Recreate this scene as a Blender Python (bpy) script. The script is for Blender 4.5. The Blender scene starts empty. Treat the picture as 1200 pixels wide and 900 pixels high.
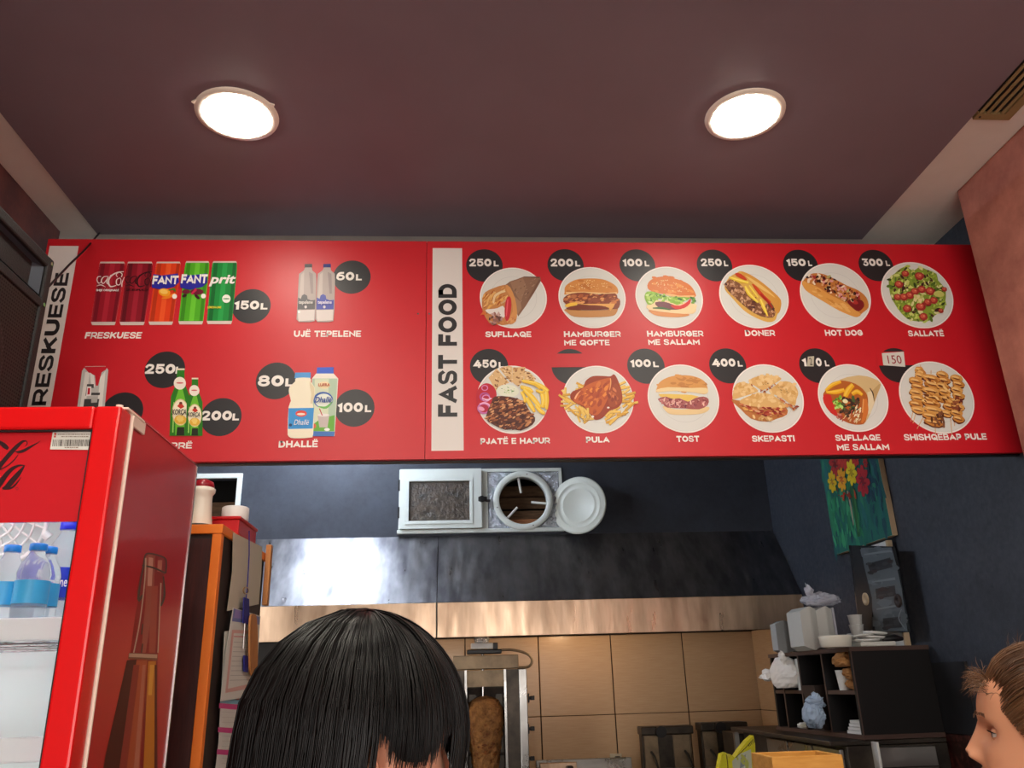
import bpy, bmesh, math, random
from mathutils import Vector, Matrix
random.seed(7)
PI = math.pi
C = bpy.context.scene.collection

# ------------------------------------------------------------ camera
F, PITCH, YAW, ROLL = 960.0, math.radians(20.17), math.radians(4.05), math.radians(-1.70)
CAM = Vector((0, 0, 1.65))
_f = Vector((math.sin(YAW)*math.cos(PITCH), math.cos(YAW)*math.cos(PITCH), math.sin(PITCH)))
_r = Vector((math.cos(YAW), -math.sin(YAW), 0))
_u = _r.cross(_f)
CR = _r*math.cos(ROLL) + _u*math.sin(ROLL)
CU = -_r*math.sin(ROLL) + _u*math.cos(ROLL)
CF = _f
cd = bpy.data.cameras.new('camera')
cam = bpy.data.objects.new('camera', cd); C.objects.link(cam)
mw = Matrix(((CR.x, CU.x, -CF.x, CAM.x), (CR.y, CU.y, -CF.y, CAM.y), (CR.z, CU.z, -CF.z, CAM.z), (0, 0, 0, 1)))
cam.matrix_world = mw
cd.sensor_fit = 'HORIZONTAL'; cd.sensor_width = 36.0; cd.lens = F*36.0/1200.0
cd.clip_start = 0.02
bpy.context.scene.camera = cam

# ------------------------------------------------------------ world and exposure
w = bpy.data.worlds.new('world'); bpy.context.scene.world = w; w.use_nodes = True
w.node_tree.nodes['Background'].inputs[0].default_value = (1.0, 0.96, 0.92, 1)
w.node_tree.nodes['Background'].inputs[1].default_value = 2.4
vs = bpy.context.scene.view_settings
vs.view_transform = 'Standard'; vs.look = 'None'; vs.gamma = 1.0; vs.use_curve_mapping = False
vs.exposure = 1.2
DOWNLIGHT = 20.0      # radiance of the two round ceiling lights nearest the board
ROOM_FILL = 46.0      # added unseen rows, stronger than the visible pair to fill the room
TUBE = 46.0           # kitchen tube lights
HOODLAMP = 50.0       # warm lamps under the hood
FRIDGELAMP = 8.5

# ------------------------------------------------------------ pixel to plane helpers (1200 x 900 frame)
def ray(x, y): return CR*((x-600)/F) - CU*((y-450)/F) + CF
def onY(x, y, Y): d = ray(x, y); return CAM + d*((Y-CAM.y)/d.y)
def onX(x, y, X): d = ray(x, y); return CAM + d*((X-CAM.x)/d.x)
def onZ(x, y, Z): d = ray(x, y); return CAM + d*((Z-CAM.z)/d.z)

# ------------------------------------------------------------ colour and materials
def lin(c):
    o = []
    for v in c[:3]:
        v = v/255.0
        o.append(v/12.92 if v <= 0.04045 else ((v+0.055)/1.055)**2.4)
    return (o[0], o[1], o[2], 1.0)
def hx(s): return (int(s[0:2], 16), int(s[2:4], 16), int(s[4:6], 16))
MATS = {}
def mat(name, col, rough=0.5, metal=0.0, bump=None, vary=None, coat=0.0, trans=0.0, emit=None, ior=1.45, spec=0.5, stretch=(1, 1, 1), aniso=0.0, attr=False, alpha=1.0, sub=0.0, roughvary=None, detail=6):
    m = bpy.data.materials.new(name); m.use_nodes = True
    nt = m.node_tree; b = nt.nodes['Principled BSDF']
    b.inputs['Base Color'].default_value = lin(col)
    b.inputs['Roughness'].default_value = rough
    b.inputs['Metallic'].default_value = metal
    b.inputs['IOR'].default_value = ior
    b.inputs['Specular IOR Level'].default_value = spec
    b.inputs['Coat Weight'].default_value = coat
    b.inputs['Coat Roughness'].default_value = 0.12
    b.inputs['Transmission Weight'].default_value = trans
    b.inputs['Anisotropic'].default_value = aniso
    b.inputs['Alpha'].default_value = alpha
    if sub: b.inputs['Subsurface Weight'].default_value = sub; b.inputs['Subsurface Radius'].default_value = (0.02, 0.008, 0.005); b.inputs['Subsurface Scale'].default_value = 0.3
    if emit:
        b.inputs['Emission Color'].default_value = lin(emit[0]); b.inputs['Emission Strength'].default_value = emit[1]
    if attr:
        a = nt.nodes.new('ShaderNodeVertexColor'); a.layer_name = 'col'
        nt.links.new(a.outputs['Color'], b.inputs['Base Color'])
    if bump or vary or roughvary:
        tc = nt.nodes.new('ShaderNodeTexCoord'); mp = nt.nodes.new('ShaderNodeMapping')
        mp.inputs['Scale'].default_value = stretch
        nt.links.new(tc.outputs['Object'], mp.inputs['Vector'])
    def noise(scale, det=detail):
        n = nt.nodes.new('ShaderNodeTexNoise'); n.inputs['Scale'].default_value = scale; n.inputs['Detail'].default_value = det
        n.inputs['Roughness'].default_value = 0.6
        nt.links.new(mp.outputs['Vector'], n.inputs['Vector']); return n
    if vary:
        n = noise(vary[1]); r = nt.nodes.new('ShaderNodeValToRGB')
        r.color_ramp.elements[0].position = vary[2] if len(vary) > 2 else 0.35
        r.color_ramp.elements[1].position = vary[3] if len(vary) > 3 else 0.65
        r.color_ramp.elements[0].color = lin(col); r.color_ramp.elements[1].color = lin(vary[0])
        nt.links.new(n.outputs['Fac'], r.inputs['Fac']); nt.links.new(r.outputs['Color'], b.inputs['Base Color'])
    if roughvary:
        n = noise(roughvary[0]); mr = nt.nodes.new('ShaderNodeMapRange')
        mr.inputs[1].default_value = 0.3; mr.inputs[2].default_value = 0.7
        mr.inputs[3].default_value = roughvary[1]; mr.inputs[4].default_value = roughvary[2]
        nt.links.new(n.outputs['Fac'], mr.inputs[0]); nt.links.new(mr.outputs[0], b.inputs['Roughness'])
    if bump:
        n = noise(bump[0]); bp = nt.nodes.new('ShaderNodeBump')
        bp.inputs['Strength'].default_value = bump[1]; bp.inputs['Distance'].default_value = bump[2] if len(bump) > 2 else 0.01
        nt.links.new(n.outputs['Fac'], bp.inputs['Height']); nt.links.new(bp.outputs['Normal'], b.inputs['Normal'])
    MATS[name] = m
    return m
M = MATS
mat('board_red', (205, 20, 36), 0.42, vary=((198, 18, 34), 1.5), spec=0.7)
mat('board_white', (226, 222, 218), 0.4)
mat('print_black', (30, 29, 33), 0.42, spec=0.7)
mat('print_white', (242, 238, 232), 0.4)
mat('print', (255, 255, 255), 0.4, attr=True, spec=0.4)
mat('paint_print', (255, 255, 255), 0.75, attr=True, bump=(60, 0.35, 0.004))
mat('ceiling_maroon', (124, 111, 121), 0.5, bump=(300, 0.05), vary=((119, 106, 116), 2.0))
mat('ceiling_grey', (226, 220, 212), 0.75, bump=(180, 0.08), vary=((218, 212, 204), 4))
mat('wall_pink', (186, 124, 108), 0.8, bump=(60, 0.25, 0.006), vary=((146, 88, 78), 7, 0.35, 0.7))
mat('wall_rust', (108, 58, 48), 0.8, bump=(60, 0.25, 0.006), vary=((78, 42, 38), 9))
mat('wall_beige', (216, 204, 190), 0.8)
mat('wall_navy', (56, 62, 74), 0.55, bump=(260, 0.35, 0.003), vary=((48, 53, 64), 5), roughvary=(40, 0.45, 0.7))
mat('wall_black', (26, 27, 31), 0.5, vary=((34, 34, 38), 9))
mat('marble', (44, 20, 20), 0.3, vary=((118, 64, 56), 34, 0.5, 0.72))
mat('floor_tile', (206, 200, 192), 0.4, vary=((194, 188, 180), 5))
mat('grout', (62, 44, 32), 0.9)
mat('tile', (186, 156, 124), 0.24, vary=((198, 170, 138), 14, 0.3, 0.7), stretch=(0.6, 0.6, 12), spec=0.5)
mat('steel', (168, 166, 162), 0.3, 1.0, bump=(14, 0.12, 0.01), stretch=(1, 1, 1), roughvary=(6, 0.2, 0.42), aniso=0.3)
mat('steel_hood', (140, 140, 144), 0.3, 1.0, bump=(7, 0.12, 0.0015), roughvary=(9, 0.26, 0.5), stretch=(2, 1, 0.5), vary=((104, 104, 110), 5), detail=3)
mat('steel_lip', (222, 192, 164), 0.34, 1.0, bump=(10, 0.2, 0.004), roughvary=(5, 0.26, 0.44), stretch=(2.5, 1, 0.5), vary=((186, 156, 130), 4), detail=3)  # warm tint paints in the room's reflection on the hood lip
mat('steel_dirty', (120, 104, 84), 0.42, 0.6, bump=(40, 0.3, 0.004), vary=((150, 130, 104), 9))
mat('steel_dark', (58, 54, 50), 0.4, 0.8, vary=((84, 76, 68), 9))
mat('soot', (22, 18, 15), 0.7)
mat('plastic_white', (226, 226, 222), 0.4)
mat('upvc', (214, 222, 218), 0.38)
mat('lid_white', (206, 212, 204), 0.42, bump=(3, 0.1))
mat('foil', (190, 196, 205), 0.2, 1.0, bump=(38, 1.0, 0.02))
mat('pattern_glass', (52, 47, 42), 0.22, bump=(46, 0.9, 0.01), vary=((80, 68, 56), 22), spec=0.7)
mat('black_plastic', (22, 22, 24), 0.4)
mat('black_rough', (15, 15, 17), 0.6, bump=(220, 0.5, 0.003))
mat('grille', (44, 39, 38), 0.5, 0.4)
mat('horn', (60, 68, 78), 0.4)
mat('speaker_cloth', (34, 28, 28), 0.9)
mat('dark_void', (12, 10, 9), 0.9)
mat('plank', (120, 92, 66), 0.8, vary=((84, 62, 44), 12), stretch=(1, 6, 6))
mat('plank_orange', (206, 140, 96), 0.8, vary=((150, 92, 60), 14), stretch=(1, 6, 6))
mat('fridge_red', (214, 8, 14), 0.28, coat=0.3)
mat('fridge_side', (178, 18, 26), 0.3, coat=0.4)
mat('header_red', (196, 30, 40), 0.12, coat=0.6)
mat('gasket', (238, 220, 204), 0.5)
mat('chrome', (200, 198, 196), 0.15, 1.0)
mat('fridge_in', (214, 222, 220), 0.5)
mat('shelf_white', (232, 238, 244), 0.35)
mat('water_glass', (235, 242, 248), 0.06, trans=0.92, ior=1.33)
mat('door_glass', (250, 252, 252), 0.0, trans=1.0, ior=1.01, spec=0.4)
mat('pet', (232, 240, 246), 0.08, trans=0.85, ior=1.2)
mat('label_blue', (60, 170, 226), 0.4)
mat('label_dark_blue', (30, 58, 200), 0.4)
mat('cap_blue', (20, 130, 220), 0.35)
mat('cap_dark_blue', (22, 36, 200), 0.35)
mat('wood_dark', (72, 32, 28), 0.5, vary=((42, 18, 17), 10, 0.3, 0.7), stretch=(8, 8, 0.7), bump=(10, 0.1))
mat('cabinet_side', (50, 38, 34), 0.55)
mat('edge_orange', (238, 128, 40), 0.45, vary=((228, 116, 32), 6))
mat('wood_light', (196, 132, 74), 0.55, vary=((170, 108, 56), 8), stretch=(6, 6, 1))
mat('box_wood', (226, 170, 84), 0.5, vary=((206, 146, 62), 7), stretch=(1, 5, 8))
mat('paper', (196, 190, 170), 0.8, bump=(8, 0.2))
mat('paper_white', (214, 214, 206), 0.7)
mat('sleeve', (196, 198, 190), 0.15, alpha=0.55)
mat('lanyard', (30, 30, 120), 0.6)
mat('gold', (190, 150, 80), 0.3, 1.0)
mat('ceramic', (232, 228, 214), 0.25, coat=0.3)
mat('lid_red', (150, 14, 34), 0.3, coat=0.3)
mat('box_red', (188, 16, 26), 0.35)
mat('foam', (206, 206, 200), 0.7, bump=(160, 0.15, 0.002))
mat('foam_grey', (168, 170, 168), 0.7, bump=(160, 0.2, 0.002))
mat('bag_clear', (226, 228, 240), 0.2, alpha=0.7, bump=(30, 0.8, 0.01), spec=0.8)
mat('bag_white', (236, 232, 226), 0.45, bump=(24, 0.7, 0.01))
mat('cubby', (13, 9, 9), 0.5)
mat('cubby_edge', (74, 54, 48), 0.5)
mat('cubby_inside', (10, 8, 8), 0.6)
mat('cardboard', (176, 126, 74), 0.75, vary=((150, 104, 58), 12))
mat('tinted', (38, 42, 46), 0.12, coat=0.5)
mat('meat', (112, 66, 30), 0.5, bump=(70, 1.0, 0.02), vary=((186, 132, 74), 22, 0.3, 0.7))
mat('meat_dark', (88, 40, 16), 0.5, bump=(70, 1.0, 0.02), vary=((168, 96, 40), 40))
mat('bag_yellow', (214, 206, 30), 0.35, bump=(30, 0.8, 0.01))
mat('hair_black', (8, 6, 6), 0.36, spec=0.32)
mat('hair_brown', (78, 50, 30), 0.42, vary=((120, 82, 50), 18), spec=0.6)
mat('skin', (206, 146, 112), 0.5, sub=0.15, bump=(120, 0.08, 0.002), spec=0.35)
mat('skin_fair', (206, 150, 124), 0.5, sub=0.15, spec=0.35)
mat('lip', (176, 92, 84), 0.4)
mat('eye_white', (225, 220, 212), 0.2)
mat('cloth_grey', (70, 74, 84), 0.9)
mat('cloth_dark', (36, 36, 42), 0.9)
mat('vent', (142, 122, 82), 0.5)
mat('vent_dark', (30, 26, 20), 0.8)
mat('lamp_rim', (240, 234, 220), 0.4)
mat('lamp', (255, 252, 245), 0.5, emit=((255, 246, 230), DOWNLIGHT))
mat('lamp_back', (255, 252, 245), 0.5, emit=((255, 246, 230), ROOM_FILL))
mat('tube', (240, 246, 255), 0.5, emit=((226, 238, 255), TUBE))
mat('hood_bulb', (255, 230, 190), 0.5, emit=((255, 214, 168), HOODLAMP))
mat('fridge_tube', (240, 248, 255), 0.5, emit=((235, 245, 255), FRIDGELAMP))
mat('burner', (60, 44, 34), 0.7, vary=((36, 28, 24), 30))
mat('display_glass', (230, 240, 240), 0.05, trans=0.95, ior=1.1)

# ------------------------------------------------------------ objects
def tag(o, label=None, cat=None, group=None, kind=None):
    if label: o['label'] = label
    if cat: o['category'] = cat
    if group: o['group'] = group
    if kind: o['kind'] = kind
    return o
def thing(name, label, cat, loc=(0, 0, 0), group=None):
    o = bpy.data.objects.new(name, None); C.objects.link(o)
    o.location = loc; o.empty_display_size = 0.05
    return tag(o, label, cat, group)
def wloc(o):
    v = Vector((0, 0, 0))
    while o is not None:
        v += o.location; o = o.parent
    return v
class MB:
    """collects shapes in world coordinates and builds one mesh"""
    def __init__(s): s.v = []; s.f = []; s.sm = []; s.c = []; s.col = None; s.mi = []; s.cur = 0
    def add(s, vs, fs, smooth=False):
        n = len(s.v); s.v += [tuple(p) for p in vs]
        for f in fs:
            s.f.append([i+n for i in f]); s.sm.append(smooth); s.c.append(s.col); s.mi.append(s.cur)
        return s
    def box(s, x0, x1, y0, y1, z0, z1, bev=0.0, rot=None, about=None):
        if x1 < x0: x0, x1 = x1, x0
        if y1 < y0: y0, y1 = y1, y0
        if z1 < z0: z0, z1 = z1, z0
        if bev > 0:
            bm = bmesh.new(); bmesh.ops.create_cube(bm, size=1.0)
            for v in bm.verts:
                v.co = Vector(((x0+x1)/2+v.co.x*(x1-x0), (y0+y1)/2+v.co.y*(y1-y0), (z0+z1)/2+v.co.z*(z1-z0)))
            bmesh.ops.bevel(bm, geom=bm.edges[:], offset=bev, segments=2, affect='EDGES', profile=0.5)
            vs = [v.co.copy() for v in bm.verts]; fs = [[v.index for v in f.verts] for f in bm.faces]
            bm.verts.index_update()
            fs = [[v.index for v in f.verts] for f in bm.faces]
            bm.free()
        else:
            vs = [Vector(p) for p in ((x0, y0, z0), (x1, y0, z0), (x1, y1, z0), (x0, y1, z0), (x0, y0, z1), (x1, y0, z1), (x1, y1, z1), (x0, y1, z1))]
            fs = [(0, 3, 2, 1), (4, 5, 6, 7), (0, 1, 5, 4), (1, 2, 6, 5), (2, 3, 7, 6), (3, 0, 4, 7)]
        if rot is not None:
            a = Vector(about) if about is not None else Vector(((x0+x1)/2, (y0+y1)/2, (z0+z1)/2))
            vs = [a + rot @ (p-a) for p in vs]
        return s.add(vs, fs)
    def prism(s, pts, d):
        """pts: planar loop of 3D points, d: extrusion vector"""
        d = Vector(d); n = len(pts); P = [Vector(p) for p in pts]
        vs = P + [p+d for p in P]
        fs = [list(range(n))[::-1], [i+n for i in range(n)]] + [(i, (i+1) % n, n+(i+1) % n, n+i) for i in range(n)]
        return s.add(vs, fs)
    def cyl(s, p0, p1, r0, r1=None, n=20, caps=True, smooth=True):
        p0 = Vector(p0); p1 = Vector(p1); r1 = r0 if r1 is None else r1
        ax = (p1-p0).normalized(); a = ax.orthogonal().normalized(); b = ax.cross(a)
        vs = []
        for p, r in ((p0, r0), (p1, r1)):
            for i in range(n):
                t = 2*PI*i/n; vs.append(p + a*(r*math.cos(t)) + b*(r*math.sin(t)))
        s.add(vs, [(i, (i+1) % n, n+(i+1) % n, n+i) for i in range(n)], smooth)
        if caps: s.add(vs[:n], [list(range(n))[::-1]]); s.add(vs[n:], [list(range(n))])
        return s
    def lathe(s, prof, c, axis=(0, 0, 1), n=24, smooth=True, ref=None, caps=True):
        """prof: (r, h) from base upwards along axis"""
        ax = Vector(axis).normalized(); a = (Vector(ref) if ref else ax.orthogonal()).normalized(); b = ax.cross(a); c = Vector(c)
        vs = []
        for r, h in prof:
            for i in range(n):
                t = 2*PI*i/n; vs.append(c + ax*h + a*(r*math.cos(t)) + b*(r*math.sin(t)))
        fs = []
        for k in range(len(prof)-1):
            for i in range(n):
                j = (i+1) % n; fs.append((k*n+i, k*n+j, (k+1)*n+j, (k+1)*n+i))
        s.add(vs, fs, smooth)
        if prof[0] == prof[-1] or not caps: return s
        if prof[0][0] > 1e-5: s.add(vs[:n], [list(range(n))[::-1]])
        if prof[-1][0] > 1e-5: s.add(vs[-n:], [list(range(n))])
        return s
    def tube(s, pts, r, n=8, caps=True, closed=False):
        pts = [Vector(p) for p in pts]; m = len(pts)
        rs = r if isinstance(r, (list, tuple)) else [r]*m
        vs = []; prev = None
        for k, p in enumerate(pts):
            t = (pts[(k+1) % m if closed else min(k+1, m-1)] - pts[(k-1) if closed else max(k-1, 0)]).normalized()
            if prev is None: a = t.orthogonal().normalized()
            else:
                a = prev - t*prev.dot(t); a = a.normalized() if a.length > 1e-6 else t.orthogonal().normalized()
            prev = a; b = t.cross(a)
            for i in range(n):
                q = 2*PI*i/n; vs.append(p + a*(rs[k]*math.cos(q)) + b*(rs[k]*math.sin(q)))
        fs = []
        for k in range(m if closed else m-1):
            k2 = (k+1) % m
            for i in range(n):
                j = (i+1) % n; fs.append((k*n+i, k*n+j, k2*n+j, k2*n+i))
        s.add(vs, fs, True)
        if caps and not closed: s.add(vs[:n], [list(range(n))[::-1]]); s.add(vs[-n:], [list(range(n))])
        return s
    def build(s, name, m, parent=None, label=None, kind=None, fixn=True):
        off = wloc(parent) if parent is not None else Vector((0, 0, 0))
        me = bpy.data.meshes.new(name)
        base = off
        if parent is None:   # origin at the base of the mesh
            xs = [p[0] for p in s.v]; ys = [p[1] for p in s.v]; zs = [p[2] for p in s.v]
            base = Vector(((min(xs)+max(xs))/2, (min(ys)+max(ys))/2, min(zs)))
        me.from_pydata([(p[0]-base.x, p[1]-base.y, p[2]-base.z) for p in s.v], [], s.f)
        me.polygons.foreach_set('use_smooth', s.sm)
        ms = m if isinstance(m, (list, tuple)) else [m]
        for q in ms: me.materials.append(M[q] if isinstance(q, str) else q)
        if len(ms) > 1: me.polygons.foreach_set('material_index', s.mi)
        if any(c is not None for c in s.c):
            at = me.color_attributes.new('col', 'FLOAT_COLOR', 'CORNER')
            arr = []
            for p, c in zip(s.f, s.c): arr += list(c or (1, 1, 1, 1))*len(p)
            at.data.foreach_set('color', arr)
        if fixn:
            bm = bmesh.new(); bm.from_mesh(me); bmesh.ops.recalc_face_normals(bm, faces=bm.faces[:]); bm.to_mesh(me); bm.free()
        me.update()
        o = bpy.data.objects.new(name, me); C.objects.link(o)
        if parent is not None: o.parent = parent
        else: o.location = base
        if label: o['label'] = label
        if kind: o['kind'] = kind
        return o
def struct(name, mb, m, parent=None):
    return mb.build(name, m, parent, kind=None if parent else 'structure')
def children(o): return [c for c in bpy.data.objects if c.parent == o]
def copy_tree(o, parent=None, loc=None):
    c = o.copy(); C.objects.link(c)
    if parent is not None: c.parent = parent
    if loc is not None: c.location = loc
    for ch in children(o): copy_tree(ch, c)
    return c

# catmull-rom smoothing of point lists
def smooth_pts(P, k=4, closed=True):
    n = len(P); out = []
    for i in range(n if closed else n-1):
        g = (lambda j: P[j % n]) if closed else (lambda j: P[max(0, min(n-1, j))])
        p0, p1, p2, p3 = g(i-1), g(i), g(i+1), g(i+2)
        for q in range(k):
            t = q/k
            out.append(tuple(0.5*((2*b)+(c-a)*t+(2*a-5*b+4*c-d)*t*t+(-a+3*b-3*c+d)*t**3) for a, b, c, d in zip(p0, p1, p2, p3)))
    if not closed: out.append(tuple(P[-1]))
    return out
def inside(x, y, P):
    c = False; n = len(P); j = n-1
    for i in range(n):
        if (P[i][1] > y) != (P[j][1] > y) and x < (P[j][0]-P[i][0])*(y-P[i][1])/(P[j][1]-P[i][1]+1e-12)+P[i][0]: c = not c
        j = i
    return c
class Pic:
    """flat print: coloured shapes on one plane. fn maps a point (photo pixels) to the plane, nrm points at the viewer"""
    def __init__(s, fn, nrm, ox=0, oy=0, sc=1.0, lift=0.0):
        s.m = MB(); s.fn = fn; s.n = Vector(nrm); s.ox, s.oy, s.sc = ox, oy, sc; s.l = lift; s.cx = (1, 1, 1, 1)
    def P(s, p): return s.fn(s.ox+p[0]/s.sc, s.oy+p[1]/s.sc) + s.n*s.l
    def poly(s, col, pts, sm=0):
        if sm: pts = smooth_pts(pts, sm)
        s.l += 1.5e-5; s.m.col = lin(hx(col)); q = [s.P(p) for p in pts]
        s.m.add(q, [list(range(len(q)))]); return s
    def ell(s, col, cx, cy, rx, ry=None, rot=0, n=20, a0=0, a1=360, jit=0):
        ry = rx if ry is None else ry; r = math.radians(rot); pts = []
        full = (a1-a0) >= 360
        for i in range(n if full else n+1):
            t = math.radians(a0+(a1-a0)*i/n); k = 1+random.uniform(-jit, jit)
            x, y = rx*k*math.cos(t), ry*k*math.sin(t)
            pts.append((cx+x*math.cos(r)-y*math.sin(r), cy+x*math.sin(r)+y*math.cos(r)))
        return s.poly(col, pts)
    def stroke(s, col, pts, k=4):
        """pts: (x, y, width)"""
        pts = smooth_pts(pts, k, False) if len(pts) > 2 else pts
        L = []; R = []
        for i, p in enumerate(pts):
            a = pts[max(0, i-1)]; b = pts[min(len(pts)-1, i+1)]
            dx, dy = b[0]-a[0], b[1]-a[1]; d = math.hypot(dx, dy) or 1
            L.append((p[0]-dy/d*p[2]/2, p[1]+dx/d*p[2]/2)); R.append((p[0]+dy/d*p[2]/2, p[1]-dx/d*p[2]/2))
        s.l += 1.5e-5; s.m.col = lin(hx(col)); n = len(L)
        q = [s.P(p) for p in L+R]
        s.m.add(q, [(i, i+1, n+i+1, n+i) for i in range(n-1)]); return s
    def blobs(s, reg, n, cols, rmin, rmax, asp=0.6, rot=None, seed=1, nv=7, jit=0.25):
        rd = random.Random(seed)
        xs = [p[0] for p in reg]; ys = [p[1] for p in reg]; k = 0; tries = 0
        while k < n and tries < n*30:
            tries += 1
            x = rd.uniform(min(xs), max(xs)); y = rd.uniform(min(ys), max(ys))
            if not inside(x, y, reg): continue
            k += 1; r = rd.uniform(rmin, rmax); a = rd.uniform(0, 180) if rot is None else rot+rd.uniform(-18, 18)
            pts = []; ar = math.radians(a)
            for i in range(nv):
                t = 2*PI*i/nv; q = r*(1+rd.uniform(-jit, jit)); u, v = q*math.cos(t), q*asp*math.sin(t)
                pts.append((x+u*math.cos(ar)-v*math.sin(ar), y+u*math.sin(ar)+v*math.cos(ar)))
            s.poly(rd.choice(cols), pts)
        return s
    def build(s, name, parent, label=None, m='print'):
        return s.m.build(name, m, parent, label, fixn=False)

# lettering: text curve turned to mesh, fitted to a box given by three plane points
def text_mesh(txt, bold=0.03, shear=0.0):
    cu = bpy.data.curves.new('lettering', 'FONT'); cu.body = txt; cu.size = 1.0; cu.offset = bold; cu.shear = shear
    cu.resolution_u = 3
    o = bpy.data.objects.new('lettering', cu); C.objects.link(o)
    dg = bpy.context.evaluated_depsgraph_get(); dg.update()
    me = bpy.data.meshes.new_from_object(o.evaluated_get(dg))
    vs = [(v.co.x, v.co.y) for v in me.vertices]; fs = [list(p.vertices) for p in me.polygons]
    bpy.data.objects.remove(o); bpy.data.curves.remove(cu); bpy.data.meshes.remove(me)
    return vs, fs
def put_text(mb, txt, BL, BR, TL, lift, bold=0.03, shear=0.0, caps=None, col=None):
    """fit text in the parallelogram BL, BR, TL. caps: string whose height sets the cap height (ignores accents)"""
    vs, fs = text_mesh(txt, bold, shear)
    x0 = min(v[0] for v in vs); x1 = max(v[0] for v in vs)
    if caps:
        cv, _ = text_mesh(caps, bold, 0); y0 = min(v[1] for v in cv); y1 = max(v[1] for v in cv)
    else: y0 = min(v[1] for v in vs); y1 = max(v[1] for v in vs)
    BL = Vector(BL); ex = Vector(BR)-BL; ey = Vector(TL)-BL; lift = Vector(lift)
    mb.col = lin(hx(col)) if col else None
    mb.add([BL + ex*((v[0]-x0)/(x1-x0)) + ey*((v[1]-y0)/(y1-y0)) + lift for v in vs], fs)
    return mb

# a bold extended alphabet drawn with thick strokes
def arc(cx, cy, rx, ry, a0, a1, n=14):
    return [(cx+rx*math.cos(math.radians(a0+(a1-a0)*k/n)), cy+ry*math.sin(math.radians(a0+(a1-a0)*k/n))) for k in range(n+1)]
_S = smooth_pts([(.97, .84), (.80, .98), (.5, 1), (.2, .98), (.02, .80), (.14, .60), (.5, .51), (.86, .42), (1, .21), (.82, .02), (.5, 0), (.2, .02), (.0, .17)], 3, False)
_O = arc(.5, .5, .5, .5, 90, 450, 32)
GL = {'A': (1.06, [[(0, 0), (.5, 1), (1, 0)], [(.18, .27), (.82, .27)]]), 'B': (.88, [[(.66, .52), (0, .52), (0, 1), (.66, 1)] + arc(.66, .76, .28, .24, 90, -90, 8), [(0, .52), (0, 0), (.72, 0)] + arc(.72, .26, .28, .26, -90, 90, 8) + [(.4, .52)]]),
      'D': (.98, [[(.4, 1), (0, 1), (0, 0), (.4, 0)] + arc(.45, .5, .55, .5, -90, 90, 14) + [(.3, 1)]]), 'E': (.80, [[(1, 1), (0, 1), (0, 0), (1, 0)], [(0, .5), (.88, .5)]]), 'F': (.78, [[(1, 1), (0, 1), (0, 0)], [(0, .47), (.86, .47)]]),
      'G': (1.02, [arc(.5, .5, .5, .5, 42, 320, 22) + [(.98, .22), (.98, .46), (.56, .46)]]), 'H': (.98, [[(0, 0), (0, 1)], [(1, 0), (1, 1)], [(0, .5), (1, .5)]]), 'I': (.24, [[(.5, 0), (.5, 1)]]),
      'J': (.66, [[(1, 1), (1, .35)] + arc(.52, .33, .48, .33, 0, -150, 10)]), 'K': (.92, [[(0, 0), (0, 1)], [(.95, 1), (.1, .38)], [(.38, .58), (1, 0)]]), 'L': (.74, [[(0, 1), (0, 0), (1, 0)]]),
      'M': (1.16, [[(0, 0), (0, 1), (.5, .32), (1, 1), (1, 0)]]), 'N': (1.0, [[(0, 0), (0, 1), (1, 0), (1, 1)]]), 'O': (1.08, [_O]), 'P': (.84, [[(0, 0), (0, 1), (.62, 1)] + arc(.66, .68, .34, .32, 90, -90, 10) + [(0, .36)]]),
      'Q': (1.08, [_O, [(.55, .3), (1, -.06)]]), 'R': (.90, [[(0, 0), (0, 1), (.62, 1)] + arc(.66, .68, .34, .32, 90, -90, 10) + [(0, .36)], [(.55, .36), (1, 0)]]), 'S': (.90, [_S]), 'T': (.92, [[(0, 1), (1, 1)], [(.5, 1), (.5, 0)]]),
      'U': (.96, [[(0, 1), (0, .42)] + arc(.5, .42, .5, .42, 180, 360, 14) + [(1, 1)]]), 'C': (1.0, [arc(.5, .5, .5, .5, 42, 318, 22)]), 'Z': (.86, [[(0, 1), (1, 1), (0, 0), (1, 0)]]),
      '0': (.92, [_O]), '1': (.46, [[(.0, .80), (.95, 1), (.95, 0)]]), '2': (.84, [smooth_pts([(.02, .80), (.2, .97), (.52, 1), (.86, .93), (.93, .72), (.74, .48), (.36, .24), (.04, 0)], 3, False), [(.04, 0), (1, 0)]]),
      '3': (.84, [[(.04, 1), (.92, 1), (.50, .60)] + arc(.56, .30, .44, .30, 80, -150, 14)]), '4': (.98, [[(.52, 1), (.0, .26), (1, .26)], [(.74, .62), (.74, 0)]]), '5': (.84, [[(.92, 1), (.14, 1), (.08, .54)] + arc(.52, .32, .48, .32, 115, -150, 16)]),
      '6': (.90, [[(.86, 1), (.62, 1)] + arc(.62, .45, .60, .55, 90, 190, 10), arc(.5, .31, .5, .31, 170, 530, 24)]),
      '8': (.88, [arc(.5, .27, .5, .27, 90, 450, 24), arc(.5, .77, .42, .23, 90, 450, 24)]), '-': (.4, [[(0, .45), (1, .45)]])}
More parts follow.
